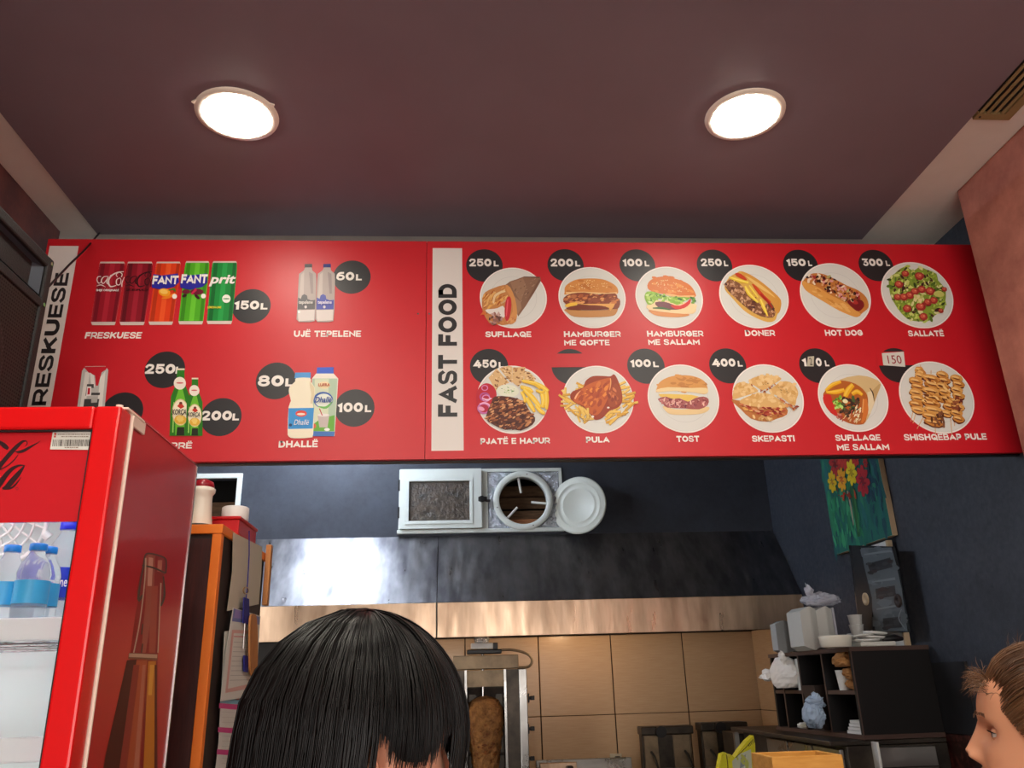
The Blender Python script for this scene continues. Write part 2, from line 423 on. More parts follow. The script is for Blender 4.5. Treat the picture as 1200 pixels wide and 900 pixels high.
def put_bold(mb, txt, BL, BR, TL, lift, t=.235, shear=0.0, gap=.10, col=None):
    BL = Vector(BL); ex = Vector(BR)-BL; ey = Vector(TL)-BL; lift = Vector(lift); mb.col = lin(hx(col)) if col else None
    tot = 0; lay = []; t0 = t; up = [0]
    for ch in txt:
        if ch == ' ': tot += .5; continue
        um = ch == 'Ë'; w_, st = GL['E' if um else ch]; lay.append((tot, w_, st, um, t0*(.8 if ch in 'BRSE86532' or um else 1))); tot += w_+gap
    tot -= gap
    def put(poly, closed=False, deep=False, t=t):
        L = []; R_ = []; n = len(poly); up[0] += 1; lf = lift*(1+.02*(up[0] % 12))
        for i in range(n):
            a = poly[max(0, i-1)]; b = poly[i]; c = poly[min(n-1, i+1)]
            if closed: a = poly[(i-1) % (n-1)] if i else poly[n-2]; c = poly[1] if i == n-1 else c
            d1 = Vector((b[0]-a[0], b[1]-a[1])); d2 = Vector((c[0]-b[0], c[1]-b[1]))
            if d1.length < 1e-6: d1 = d2
            if d2.length < 1e-6: d2 = d1
            d1 = d1.normalized(); d2 = d2.normalized(); n1 = Vector((-d1.y, d1.x)); n2 = Vector((-d2.y, d2.x)); m_ = n1+n2
            m_ = n1 if m_.length < .2 else m_.normalized(); k = min(2.2, 1/max(.3, m_.dot(n1)))
            e = Vector((0, 0))
            if not closed and i == 0: e = -d1*t*.5
            if not closed and i == n-1: e = d1*t*.5
            p_ = Vector(b)+e; L.append(p_+m_*(t/2*k)); R_.append(p_-m_*(t/2*k))
        q = []
        for p_ in L+R_:
            y = min(1.0, max(0.0 if not deep else -.12, p_.y)); q.append(BL+ex*(p_.x/tot)+ey*y+ex*(shear*(y-.5)/tot)+lf)
        mb.add(q, [(i, i+1, n+i+1, n+i) for i in range(n-1)])
    for x0, w_, st, um, t in lay:
        for s_ in st:
            deep = s_[-1] == (1, -.06)
            P_ = [(x0+t/2+(w_-t)*x, t/2+(1-t)*y) for x, y in s_]
            cl = (abs(P_[0][0]-P_[-1][0])+abs(P_[0][1]-P_[-1][1])) < 1e-4
            put(P_, cl, deep, t)
        if um:
            for xx in (.26, .62):
                q = [(x0+w_*xx-.02, 1.07), (x0+w_*xx+.17, 1.07), (x0+w_*xx+.17, 1.24), (x0+w_*xx-.02, 1.24)]
                mb.add([BL+ex*(a/tot)+ey*b+ex*(shear*(b-.5)/tot)+lift for a, b in q], [(0, 1, 2, 3)])
    return mb

# ============================================================ SETTING
struct('floor', MB().box(-3.2, 2.4, -3, 6.1, -0.1, 0), 'floor_tile')
struct('ceiling', MB().box(-3.2, 2.4, -3, 6.1, 3.405, 3.5), 'ceiling_grey')
struct('ceiling_panel', MB().box(-1.436, 1.722, -3, 2.965, 3.39, 3.4045), 'ceiling_maroon')
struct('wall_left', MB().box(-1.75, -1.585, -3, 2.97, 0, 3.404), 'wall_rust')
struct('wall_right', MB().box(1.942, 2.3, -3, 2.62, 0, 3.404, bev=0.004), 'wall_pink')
# street side: unseen wall, its wide opening added to let in fill daylight
fw = MB(); fw.box(-1.7, -1.3, -3.1, -3.0, 0, 3.404); fw.box(1.6, 2.3, -3.1, -3.0, 0, 3.404); fw.box(-1.3, 1.6, -3.1, -3.0, 2.7, 3.404)
struct('wall_front', fw, 'wall_beige')
struct('bounce_pavement', MB().box(-8, 8, -14, -3.101, -.12, -.02), 'floor_tile')  # unseen ground added to bounce daylight into the shop
struct('wall_kitchen_right', MB().box(2.08, 2.3, 2.625, 6.0, 0, 3.404), 'wall_navy')
struct('wall_kitchen_left', MB().box(-3.2, -3.1, 2.6, 6.0, 0, 3.404), 'wall_navy')
struct('wall_kitchen_back', MB().box(-3.1, 2.079, 5.965, 6.05, 0, 3.404), 'grout')
# upper kitchen wall, built round its two openings
uw = MB(); YW = 5.31
ops = [(-1.99, -1.425, 2.70, 2.965), (-0.36, 0.655, 2.60, 2.985)]
uw.box(-3.1, ops[0][0], YW, YW+.08, 2.5, 3.404); uw.box(ops[0][1], ops[1][0], YW, YW+.08, 2.5, 3.404); uw.box(ops[1][1], 2.079, YW, YW+.08, 2.5, 3.404)
for a in ops:
    uw.box(a[0], a[1], YW, YW+.08, 2.5, a[2]); uw.box(a[0], a[1], YW, YW+.08, a[3], 3.404)
struct('wall_kitchen_upper', uw, 'wall_navy')
# tiles on the back wall and on the right wall, one object each, shared mesh
wt = thing('tile_cladding', None, None); wt['kind'] = 'structure'
tp = MB().box(0, .501, 0, .012, 0, .516, bev=0.0025).build('tile', 'tile', wt)
for i in range(5):
    for j in range(2):
        c = tp.copy(); C.objects.link(c); c.location = (2.077-.5085*(i+1)+.003, 5.953, 1.4455-.52*j)
tp2 = MB().box(0, .012, 0, .501, 0, .516, bev=0.0025).build('tile', 'tile', wt)
for i in range(2):
    for j in range(2):
        c = tp2.copy(); C.objects.link(c); c.location = (2.0675, 5.951-.507*(i+1), 1.4455-.52*j)
bpy.data.objects.remove(tp); bpy.data.objects.remove(tp2)
g = MB().box(2.0755, 2.0795, 4.93, 5.96, .9, 1.965); g.build('grout', 'grout', wt)
struct('wall_dark_cladding', MB().box(-3.09, -.470, 5.951, 5.964, 0, 2.1), 'wall_black')
struct('wall_marble_dado', MB().box(2.068, 2.0795, 2.63, 4.92, 0, 1.405), 'marble')
struct('wall_dark_rectangle', MB().box(2.066, 2.0795, 3.43, 4.9, 1.408, 1.69), 'wall_black')  # flat dark rectangle on the wall behind the cubby shelf

# ceiling vent
v = thing('ceiling_vent', 'beige slatted air vent in the pale ceiling strip on the right', 'vent', (1.80, 1.8, 3.404))
b = MB(); x0, x1, y0, y1 = 1.735, 1.862, 1.45, 2.18
b.box(x0, x1, y1-.03, y1, 3.392, 3.4045); b.box(x0, x1, y0, y0+.03, 3.392, 3.4045)
b.box(x1-.032, x1, y0+.03, y1-.03, 3.392, 3.4045)
b.build('frame', 'vent', v)
MB().box(x0, x1-.03, y0+.03, y1-.03, 3.4035, 3.4047).build('backing', 'vent_dark', v)
for i in range(4):
    xx = x0+.006+i*.025
    MB().box(xx, xx+.010, y0+.03, y1-.03, 3.394, 3.4035, rot=Matrix.Rotation(0.5, 3, 'Y')).build('slat', 'vent', v)
MB().cyl((1.75, y1-.015, 3.39), (1.75, y1-.015, 3.393), .004, n=8).build('screw', 'black_plastic', v)

# ceiling lights: two in view, eight more added out of view for fill light
def downlight(x, y, label, grp=None, r=.106, lm='lamp_back'):
    t = thing('ceiling_light', label, 'light', (x, y, 3.39), grp)
    rim = MB().lathe([(r+.024, 0), (r+.022, -.006), (r+.004, -.009), (r, -.006), (r, 0)], (x, y, 3.39), n=48, caps=False); rim.build('rim', 'lamp_rim', t)
    MB().lathe([(r, -.003), (r*.93, -.013), (r*.6, -.020), (0.0, -.023)], (x, y, 3.39), n=40).build('diffuser', lm, t)
    return t
l1 = downlight(-.700, 2.212, 'round ceiling light on the left with a small loose clip at its rim', lm='lamp')
for a in (210, 335):
    q = math.radians(a); px, py = -.700+.128*math.cos(q), 2.212-.128*abs(math.sin(q))
    MB().box(px-.012, px+.012, py-.006, py+.006, 3.384, 3.389, rot=Matrix.Rotation(-q, 3, 'Z')).build('clip', 'lamp_rim', l1)
downlight(.948, 2.172, 'round ceiling light on the right, above the right half of the menu board', lm='lamp')
for x in (-.700, .948):
    for y in (1.09, 0.0, -1.1, -2.2):  # front pair follows the board's blurred reflections, the rest only add fill
        downlight(x, y, 'round ceiling light overhead or behind the viewpoint', 'ceiling lights behind the viewpoint')

# ============================================================ MENU BOARD
YB = 2.8; ZT = 3.272; ZB = 2.402
board = thing('menu_board', 'long red menu board with drinks and fast food pictures above the counter', 'menu board', (0.27, YB, ZB))
NB = (0, -1, 0)
def Bp(x, y): return onY(x, y, YB)
MB().box(-1.532, -0.117, YB, YB+.02, ZB, ZT).build('panel', 'board_red', board)
MB().box(-0.115, 2.078, YB, YB+.02, ZB, ZT).build('panel', 'board_red', board)
MB().box(-1.532, 2.078, YB+.021, YB+.05, ZB-.004, ZT+.006).build('frame', 'black_plastic', board)
def bquad(name, pts, m, lift, label=None):
    return MB().prism([Bp(*p)+Vector((0, -lift, 0)) for p in pts], (0, lift*.9, 0)).build(name, m, board, label)
# white title strips
def rectb(x0, x1, z0, z1, name, m, lift, label=None):
    return MB().box(x0, x1, YB-lift, YB-.00005, z0, z1).build(name, m, board, label)
zt = Bp(541, 291).z; zb = Bp(541, 528).z
xs0 = Bp(507, 291).x; xs1 = Bp(541.5, 291).x
rectb(xs0, xs1, zb, zt, 'title_strip', 'board_white', .0006, 'white strip reading FAST FOOD')
xl1 = Bp(92, 290).x
rectb(xl1-.105, xl1, zb, zt, 'title_strip', 'board_white', .0006, 'white strip reading FRESKUESE')
za, zc = Bp(524, 488.5).z, Bp(524, 333).z
xa, xc = Bp(513.5, 400).x, Bp(535.5, 400).x
t = MB(); put_bold(t, 'FAST FOOD', (xc, YB, za), (xc, YB, zc), (xa, YB, za), (0, -.0012, 0), t=.26, gap=.12); t.build('title_lettering', 'print_black', board)
zc2 = Bp(70, 320).z; za2 = Bp(45, 494).z
xE0, xE1 = Bp(64.5, 325).x, Bp(80.5, 325).x
t = MB(); put_bold(t, 'FRESKUESE', (xE1, YB, za2), (xE1, YB, zc2), (xE0, YB, za2), (0, -.0012, 0), t=.26, gap=.12)
t.build('title_lettering', 'print_black', board)
# captions
def caption(txt, x0, y0, x1, y1, bold=.035, shear=0.0, mb=None, lift=.0012, ref='H'):
    own = mb is None; num = txt.isdigit(); mb = mb or MB()
    # x0,y0 top left, x1,y1 bottom right (cap height), in photo pixels on the board
    TL = Bp(x0, y0); BR = Bp(x1, y1); z0 = BR.z; z1 = z0+(Bp((x0+x1)/2, y0).z-Bp((x0+x1)/2, y1).z)
    zz = (TL.z + (BR.z))/2; h = (z1-z0)
    f = put_bold if all(q in GL or q in ' Ë' for q in txt) and bold > .02 else None
    if f: put_bold(mb, txt, (TL.x, YB, zz-h/2), (BR.x, YB, zz-h/2), (TL.x, YB, zz+h/2), (0, -lift, 0), t=.285 if num else .26, shear=shear)
    else: put_text(mb, txt, (TL.x, YB, zz-h/2), (BR.x, YB, zz-h/2), (TL.x, YB, zz+h/2), (0, -lift, 0), bold, shear, caps=ref)
    if own: mb.build('caption_lettering', 'print_white', board)
caption('FRESKUESE', 100.7, 389.3, 165.6, 396.8, shear=.1)
caption('UJË TEPELENE', 344.7, 387.6, 423, 395)
caption('DHALLË', 327, 516.6, 372.3, 524.4)
caption('BIRRË', 189, 518.6, 224.8, 525.8)
caption('SUFLLAQE', 568.8, 388.6, 622.6, 395.2)
caption('HAMBURGER', 660.6, 388.3, 727.5, 395); caption('ME QOFTE', 660.8, 398.3, 714.5, 404.8)
caption('HAMBURGER', 757.8, 387.8, 824.5, 394.6); caption('ME SALLAM', 759.2, 397.6, 820.2, 404.3)
caption('DONER', 872.4, 387, 908.4, 393.9)
caption('HOT DOG', 966, 386.7, 1011.4, 393.6)
caption('SALLATË', 1063.3, 387.4, 1106.4, 394.3)
caption('PJATË E HAPUR', 562.9, 513.2, 644.6, 520.3)
caption('PULA', 686.4, 511.7, 714.4, 518.8)
caption('TOST', 792.3, 510.8, 819.8, 517.9)
caption('SKEPASTI', 880.7, 510.4, 931.4, 517.6)
caption('SUFLLAQE', 978, 509.4, 1032.3, 516.6); caption('ME SALLAM', 980, 520.4, 1042.4, 527.6)
caption('SHISHQEBAP PULE', 1058.3, 508.4, 1156.8, 515.8)
# price discs
def disc(cx, cy, num=None, L=None, r=.0705, n='price_disc'):
    c = Bp(cx, cy)
    d = MB().cyl(c+Vector((0, -.0003, 0)), c+Vector((0, -.0001, 0)), r, n=48).build(n, 'print_black', board)
    if num:
        m = MB(); caption(num[0], num[1], num[2], num[3], num[4], bold=.055, mb=m, lift=.0016, ref='0')
        if L: caption('L', L[0], num[4]-(num[4]-num[2])*.72, L[1], num[4], bold=.04, mb=m, lift=.0016)
        m.build('price_lettering', 'print_white', d)
    return d
D = [(567.7, 311, '250', 549.9, 303.4, 576, 312.4, 578.4, 584.4), (662.8, 310.7, '200', 645, 303.4, 672, 312.5, 673.8, 680),
     (747, 310.8, '100', 729.5, 303.4, 753, 312.4, 755, 761), (837.3, 311, '250', 820.7, 303.3, 846.2, 312.2, 847.8, 853.4),
     (938.3, 311, '150', 921, 303.4, 944.6, 312, 946.3, 951.8), (1026.5, 311, '300', 1009.4, 303.3, 1035, 312, 1037.2, 1043),
     (573.2, 429.6, '450', 555.2, 421.8, 582.2, 431.2, 584.2, 590.6), (757, 429, '100', 738.5, 421.3, 763, 430.4, 765, 772),
     (852.8, 428.6, '400', 834.3, 420.4, 862.2, 429.8, 863.9, 870.4),
     (294.6, 358.8, '150', 275.6, 352.6, 303.5, 362.9, 305.9, 313.4), (412.4, 324.6, '60', 394.5, 318.9, 415, 328.8, 417.3, 424),
     (323.3, 446.2, '80', 303, 440, 332.3, 453, 334.8, 344), (415.6, 478, '100', 396.3, 471.9, 425.2, 483.1, 427.8, 435),
     (193.2, 433.2, '250', 171.2, 426.8, 205, 438.2, 206.6, 212.4), (259.2, 488.6, '200', 236.8, 481.6, 271.5, 492.8, 273, 280)]
for cx, cy, s, a, b2, c2, d2, e, f2 in D: disc(cx, cy, (s, a, b2, c2, d2), (e, f2))
disc(143.5, 482)
# the disc with a hand corrected middle digit
d = disc(958, 428.4); m = MB()
caption('1', 939.4, 419.6, 945.6, 429.4, bold=.055, mb=m, lift=.0016); caption('0', 955, 419.6, 963.4, 429.4, bold=.055, mb=m, lift=.0016, ref='0'); caption('L', 965.9, 422.6, 971.8, 429.4, mb=m, lift=.0016)
m.build('price_lettering', 'print_white', d)
MB().prism([Bp(*p)+Vector((0, -.0022, 0)) for p in ((946.5, 418.2), (953.8, 417.6), (953.2, 429.6), (945.6, 429.4))], (0, .0008, 0)).build('sticker', 'paper', d, 'small beige paper sticker with a digit')
m = MB(); caption('2', 947.6, 419.6, 952, 428.2, bold=0.0, mb=m, lift=.0028, ref='0'); m.build('price_lettering', 'steel_dark', d)
# two discs covered by red tape, one with a paper price
d = disc(668.6, 429.6)
MB().prism([Bp(*p)+Vector((0, -.0018, 0)) for p in ((645, 414.8), (690.5, 414.4), (692, 430.2), (645, 430.6))], (0, .0008, 0)).build('tape', 'board_red', d, 'red tape hiding the price')
d = disc(1051, 428)
MB().prism([Bp(*p)+Vector((0, -.0018, 0)) for p in ((1027, 412.6), (1068, 411.8), (1071.5, 428), (1027, 428.6))], (0, .0008, 0)).build('tape', 'board_red', d, 'red tape hiding the price')
MB().prism([Bp(*p)+Vector((0, -.0032, 0)) for p in ((1033, 414.2), (1058.5, 412.6), (1060.5, 430.2), (1034.8, 428.2))], (0, .0010, 0)).build('price_sticker', 'paper_white', d, 'white paper price sticker')
m = MB(); caption('150', 1038.6, 416.8, 1056.8, 426.6, bold=0.0, mb=m, lift=.0040, ref='0'); m.build('price_lettering', 'lid_red', d)
# plates
PL = [(601.6, 349, 562.3, 640.8), (693.8, 348.5, 654.4, 733), (784.1, 348.3, 744.8, 823.5), (883.4, 347.2, 843, 923.7), (978.8, 346.2, 937.7, 1019.7), (1074.6, 345.6, 1033, 1116),
      (600.6, 468, 558.5, 642.8), (701, 467.8, 659.5, 742.5), (800.8, 466.8, 759, 842.5), (900, 466.6, 858.5, 941.5), (999.6, 466, 958.8, 1040.3), (1097.4, 465.4, 1054.2, 1140.6)]
for cx, cy, a, b2 in PL:
    c = Bp(cx, cy); r = (Bp(b2, cy).x-Bp(a, cy).x)/2
    p = MB().cyl(c+Vector((0, -.0020, 0)), c+Vector((0, -.0001, 0)), r, n=64).build('plate_picture', 'print_white', board)
    m = MB(); m.col = lin((206, 208, 204))
    for rr in (r*.96, r*.70):
        n = 56; vs = []
        for k in range(n):
            q = 2*PI*k/n; vs += [c+Vector((rr*math.cos(q), -.00205, rr*math.sin(q))), c+Vector(((rr-.0016)*math.cos(q), -.00205, (rr-.0016)*math.sin(q)))]
        m.add(vs, [(2*k, (2*k+2) % (2*n), (2*k+3) % (2*n), 2*k+1) for k in range(n)])
    m.add([c+Vector((r*.955*math.cos(2*PI*k/48), -.00203, r*.955*math.sin(2*PI*k/48))) for k in range(48)], [list(range(48))])
    m.c[-1] = lin((222, 224, 219))
    m.build('plate_shading', 'print', p)
def food(ox, oy, sc): return Pic(Bp, NB, ox, oy, sc, lift=.0024)
# --- wrap (sufllaqe)
p = food(545, 305, 10.59)
p.poly('c98a52', [(215, 470), (250, 400), (350, 350), (480, 310), (600, 330), (640, 480), (650, 640), (600, 770), (470, 810), (430, 800), (300, 780), (215, 620)], 2)
p.poly('8d6a55', [(490, 315), (560, 265), (640, 240), (730, 205), (930, 208), (940, 260), (860, 400), (760, 560), (660, 700), (640, 660), (620, 520), (560, 400)])
p.poly('9f7b62', [(560, 275), (720, 225), (760, 330), (690, 520), (600, 380)]); p.poly('a98468', [(600, 440), (690, 520), (700, 600), (650, 680), (630, 560)])
p.poly('5f4437', [(730, 205), (930, 208), (920, 222), (740, 216)]); p.poly('7a5a48', [(860, 400), (940, 250), (915, 240), (760, 520)])
p.blobs([(560, 280), (900, 230), (700, 560)], 26, ['6d5042', 'a88670', '765848'], 8, 26, .3, -40, 3)
p.poly('d99a5c', [(500, 310), (560, 340), (620, 480), (645, 640), (630, 760), (560, 800), (520, 760), (590, 640), (570, 480), (520, 390)], 2)
p.blobs([(225, 450), (480, 330), (520, 500), (420, 560), (250, 600)], 46, ['e0a45c', 'c67a36', 'efc27c', 'b5602e', 'e8b264', 'd4b088'], 16, 42, .35, -50, 5)
p.stroke('ecd0a0', [(350, 540, 20), (370, 450, 30), (450, 400, 30), (500, 390, 20)]); p.stroke('e6b46e', [(270, 560, 18), (300, 470, 26), (380, 400, 20)])
p.poly('e8e2dc', [(250, 620), (330, 610), (400, 600), (470, 570), (500, 640), (480, 720), (400, 680), (300, 670)], 2)
p.blobs([(270, 660), (430, 650), (460, 740), (340, 810)], 40, ['6e4a44', '9a6a60', 'b98a84', '4c3434', 'c9a8a0'], 10, 30, .6, None, 6)
p.poly('c8343c', [(520, 470), (560, 460), (575, 560), (550, 720), (510, 760), (490, 680), (495, 560)], 2); p.stroke('e8606a', [(530, 490, 14), (520, 600, 18), (512, 700, 10)])
p.poly('d8733c', [(185, 690), (230, 630), (270, 680), (215, 680)]); p.blobs([(440, 790), (620, 700), (630, 740), (540, 805)], 20, ['e0a468', 'c58048', 'd4905a'], 12, 28, .6, None, 8)
p.build('wrap_picture', board)
def bun(p, top, bot, c1, c2, c3, seeds=None, seed=1):
    p.poly(c1, top, 4); p.blobs(top, 40, [c1, c2, c1], 20, 60, .4, 10, seed, jit=.1)
    p.poly(c3, bot, 3)
    if seeds: p.blobs(seeds, 60, ['f6dca0', 'f0cc88', 'ffe8b8'], 5, 9, .55, None, seed+1)
# --- burger with patty
p = food(645, 305, 10.59)
bun(p, [(175, 400), (190, 320), (300, 250), (440, 230), (620, 235), (740, 275), (825, 340), (830, 420), (700, 425), (400, 410), (190, 430)], [(180, 610), (400, 625), (700, 620), (830, 590), (810, 670), (740, 700), (540, 712), (300, 705), (210, 655)], 'd8924e', 'c67a3c', 'c89058', [(210, 330), (440, 240), (760, 290), (680, 360), (240, 370)], 11)
p.poly('f0c88e', [(190, 400), (400, 395), (700, 410), (825, 400), (825, 425), (700, 428), (400, 415), (195, 430)])
p.poly('8e4a34', [(165, 470), (260, 420), (420, 405), (600, 430), (800, 415), (830, 470), (865, 510), (850, 590), (780, 610), (500, 560), (200, 560)], 2)
p.blobs([(175, 460), (400, 415), (830, 450), (850, 540), (500, 540), (200, 540)], 60, ['b4623c', 'd88850', '7a3a2c', 'e8a868', 'c0764c', '9a5440'], 16, 44, .45, -15, 12)
p.poly('f2c44c', [(175, 570), (230, 540), (320, 530), (330, 560), (230, 590)], 2); p.poly('eeb468', [(330, 550), (520, 548), (800, 545), (780, 590), (745, 630), (680, 580), (520, 565)])
p.poly('7c3c2c', [(190, 600), (330, 565), (560, 565), (690, 585), (720, 615), (460, 625), (250, 620)], 2)
p.build('burger_picture', board)
# --- burger with salad
p = food(740, 305, 10.59)
bun(p, [(200, 350), (215, 270), (310, 215), (440, 210), (600, 250), (720, 310), (785, 400), (780, 455), (600, 465), (420, 430), (270, 395)], [(215, 620), (400, 630), (600, 640), (720, 680), (640, 705), (500, 710), (330, 695), (250, 665)], 'dc7a34', 'ea9a4c', 'e0985c', [(240, 290), (420, 235), (720, 350), (700, 400), (400, 380)], 21)
p.poly('f4d8a8', [(190, 560), (300, 500), (500, 520), (780, 540), (800, 600), (760, 670), (500, 660), (220, 620)], 2)
p.poly('f0c080', [(420, 415), (600, 445), (780, 440), (775, 462), (600, 470), (430, 440)])
p.poly('8cbc3c', [(160, 450), (190, 395), (290, 400), (420, 450), (560, 460), (730, 470), (640, 520), (560, 560), (440, 500), (330, 480), (270, 540), (210, 560), (175, 510)], 2)
p.blobs([(165, 450), (200, 400), (420, 450), (720, 475), (560, 540), (300, 500), (220, 550)], 42, ['5c9424', 'b6d868', '2e6a2c', '9ccc4c', 'd8ec9c'], 14, 36, .5, None, 22)
p.poly('76404c', [(290, 530), (400, 520), (520, 560), (620, 610), (460, 620), (330, 590)], 2); p.poly('d83430', [(480, 560), (600, 570), (690, 520), (730, 480), (725, 540), (650, 600), (540, 612)], 2)
p.stroke('3c7038', [(260, 600, 12), (370, 600, 26), (480, 620, 12)]); p.blobs([(740, 460), (790, 480), (780, 560), (740, 530)], 12, ['3c7c34', '78a848'], 12, 24)
p.build('burger_picture', board)
# --- doner sandwich
p = food(835, 305, 10.59)
p.poly('dcae58', [(160, 380), (240, 470), (380, 620), (520, 710), (680, 770), (770, 750), (800, 680), (850, 560), (820, 470), (640, 310), (480, 200), (350, 140), (300, 160), (210, 210), (150, 310)], 3)
p.poly('d69a46', [(350, 140), (480, 190), (640, 300), (820, 460), (850, 540), (830, 640), (790, 660), (740, 540), (600, 380), (420, 230)], 3)
p.poly('e8c070', [(400, 190), (560, 280), (700, 390), (780, 470), (700, 420), (540, 320)], 2)
p.poly('84563c', [(155, 330), (210, 240), (330, 290), (430, 400), (560, 530), (640, 560), (720, 520), (775, 640), (745, 715), (600, 700), (440, 610), (270, 460)], 2)
p.blobs([(160, 300), (230, 240), (420, 340), (560, 520), (700, 540), (770, 640), (740, 710), (600, 690), (420, 600), (260, 450), (160, 360)], 150, ['8a5a3c', 'b88460', '6c3e30', 'd8ac88', 'a06c4c', '54302c', 'c89a78'], 10, 32, .55, None, 31)
p.poly('cc4428', [(280, 165), (350, 175), (420, 240), (400, 255), (290, 200)], 2); p.poly('d24c28', [(480, 300), (540, 330), (640, 440), (720, 520), (690, 540), (580, 440)], 2); p.stroke('a82820', [(590, 420, 20), (680, 520, 26), (740, 600, 14)])
for q in ([(200, 215, 20), (300, 250, 44), (440, 285, 30)], [(400, 330, 26), (450, 420, 50), (560, 530, 22)], [(450, 320, 18), (500, 390, 26), (560, 470, 18)], [(590, 490, 28), (630, 590, 44), (680, 700, 14)]): p.stroke('ecca3c', q); p.stroke('f6e070', [(a, b2-4, w2*.35) for a, b2, w2 in q])
p.build('sandwich_picture', board)
# --- hot dog
p = food(930, 300, 10.59)
p.poly('c87e3c', [(110, 320), (200, 230), (330, 220), (470, 270), (660, 370), (800, 430), (900, 520), (925, 640), (850, 710), (800, 750), (740, 750), (560, 670), (380, 570), (180, 450), (110, 370)], 3)
p.poly('e0a050', [(110, 310), (180, 340), (300, 390), (460, 490), (620, 570), (730, 650), (830, 720), (800, 755), (740, 755), (560, 680), (380, 575), (180, 455), (115, 380)], 3)
p.blobs([(140, 350), (300, 410), (600, 590), (720, 680), (560, 660), (300, 520)], 16, ['eab468', 'd08a3c'], 20, 50, .35, 30, 41)
p.poly('7c1c20', [(660, 560), (750, 530), (850, 560), (870, 630), (800, 690), (720, 640)], 3); p.ell('b83430', 750, 575, 50, 24, 20)
p.blobs([(160, 270), (210, 220), (330, 225), (470, 275), (640, 370), (760, 440), (850, 510), (760, 560), (640, 570), (480, 480), (330, 380), (180, 330)], 150, ['a83030', 'e4c49c', '8a4426', 'f0e0c8', '5c1c1c', 'c87838', 'd8a878', 'b8b070', '3c1a16', 'e0a0a0'], 10, 30, .6, None, 42)
p.build('hot_dog_picture', board)
# --- salad
p = food(1025, 300, 10)
reg = [(160, 280), (230, 210), (300, 150), (370, 130), (450, 180), (520, 130), (600, 160), (720, 210), (740, 290), (830, 400), (820, 560), (810, 630), (700, 700), (640, 760), (500, 770), (380, 740), (290, 650), (230, 560), (180, 460)]
p.poly('8ea63c', reg, 2)
p.blobs(reg, 260, ['b8cc54', '7c9c34', 'd4dc7c', '5c7c2c', 'e4e4a0', '3a4a20', 'a8c048', 'c4d868', '4c2c28'], 12, 38, .5, None, 51, jit=.4)
for cx, cy, r in ((350, 215, 44), (515, 245, 55), (275, 340, 50), (640, 420, 55), (540, 400, 50), (460, 425, 50), (400, 470, 50), (330, 490, 50), (260, 490, 45), (370, 625, 52), (530, 600, 60), (610, 550, 48), (680, 530, 48), (560, 720, 50), (765, 650, 32), (805, 400, 32)):
    p.ell('a83430', cx, cy, r, r*.85, 15, jit=.06); p.ell('d06048', cx-4, cy-6, r*.62, r*.5, 15, jit=.1); p.ell('e89878', cx+6, cy-10, r*.2, r*.15)
p.blobs([(430, 480), (540, 470), (560, 560), (470, 560)], 12, ['e8dca0', 'd8d880', 'c8d070'], 20, 34, .6, None, 52); p.ell('d0d070', 740, 455, 62, 38, 5, jit=.08)
p.build('salad_picture', board)
# --- open plate
p = food(550, 420, 10)
for q, a in (([(225, 230), (320, 120), (470, 290), (430, 300), (310, 380)], 45), ([(350, 120), (460, 90), (500, 100), (500, 290), (470, 270)], 20), ([(505, 110), (655, 105), (630, 270), (570, 335), (500, 280)], 0), ([(640, 160), (700, 160), (780, 240), (750, 290), (640, 260)], 0)):
    p.poly('e0bc88', q); p.blobs(q, 26, ['8e5c38', 'b88858', 'f0d4a8', '7c4c30'], 7, 20, .5, a, 61+a)
p.poly('c22c3c', [(130, 330), (200, 295), (280, 330), (320, 430), (280, 560), (240, 640), (130, 650), (90, 560), (80, 420)], 3)
for c3, a, b2, r in (('d88cc0', 180, 350, 40), ('b05a9c', 180, 455, 62), ('d890c8', 195, 470, 50), ('c878b4', 170, 590, 78)): p.ell(c3, a, b2, r, r*.85); p.ell('b42c48', a, b2, r*.72, r*.6)
p.ell('e8a0c0', 140, 595, 38, 24, 20); p.stroke('f0c8e0', [(150, 470, 10), (210, 490, 20), (260, 470, 10)]); p.stroke('f0b8dc', [(120, 540, 14), (180, 525, 18), (240, 560, 18), (250, 640, 10)])
p.ell('e8ecd8', 450, 385, 130, 74, 5); p.blobs([(370, 350), (420, 320), (530, 350), (510, 410), (400, 410)], 20, ['4c8c3c', '7cac5c', 'c8dc9c'], 6, 14, .5, 0, 66)
p.poly('5c342c', [(260, 520), (300, 450), (480, 455), (640, 510), (700, 620), (770, 700), (740, 780), (600, 850), (520, 830), (420, 840), (280, 780), (190, 700)], 2)
p.blobs([(260, 520), (300, 460), (480, 460), (640, 520), (720, 650), (760, 720), (600, 840), (420, 830), (270, 780), (200, 700)], 190, ['9c5c3c', 'c88858', '6c3828', '4a2a24', 'b4734c', 'dca474', '7a4632'], 12, 36, .45, -20, 67)
for q in ([(620, 270, 30), (760, 300, 44), (830, 360, 34)], [(600, 340, 40), (700, 370, 44), (740, 400, 20)], [(640, 370, 50), (740, 470, 60), (830, 580, 36)], [(610, 400, 36), (640, 460, 34), (650, 520, 20)], [(670, 470, 40), (720, 560, 50), (760, 630, 26)], [(760, 290, 30), (850, 340, 50), (920, 390, 36)], [(850, 420, 50), (870, 500, 60), (850, 580, 40)], [(900, 400, 40), (905, 500, 44), (900, 600, 26)], [(780, 560, 40), (830, 620, 46), (880, 650, 30)], [(780, 380, 26), (830, 400, 30), (880, 390, 22)]):
    p.stroke('d8a426', [(a+5, b2+7, w2) for a, b2, w2 in q]); p.stroke('f2c83c', q); p.stroke('f8dc6c', [(a-6, b2-6, w2*.35) for a, b2, w2 in q])
p.build('mixed_plate_picture', board)
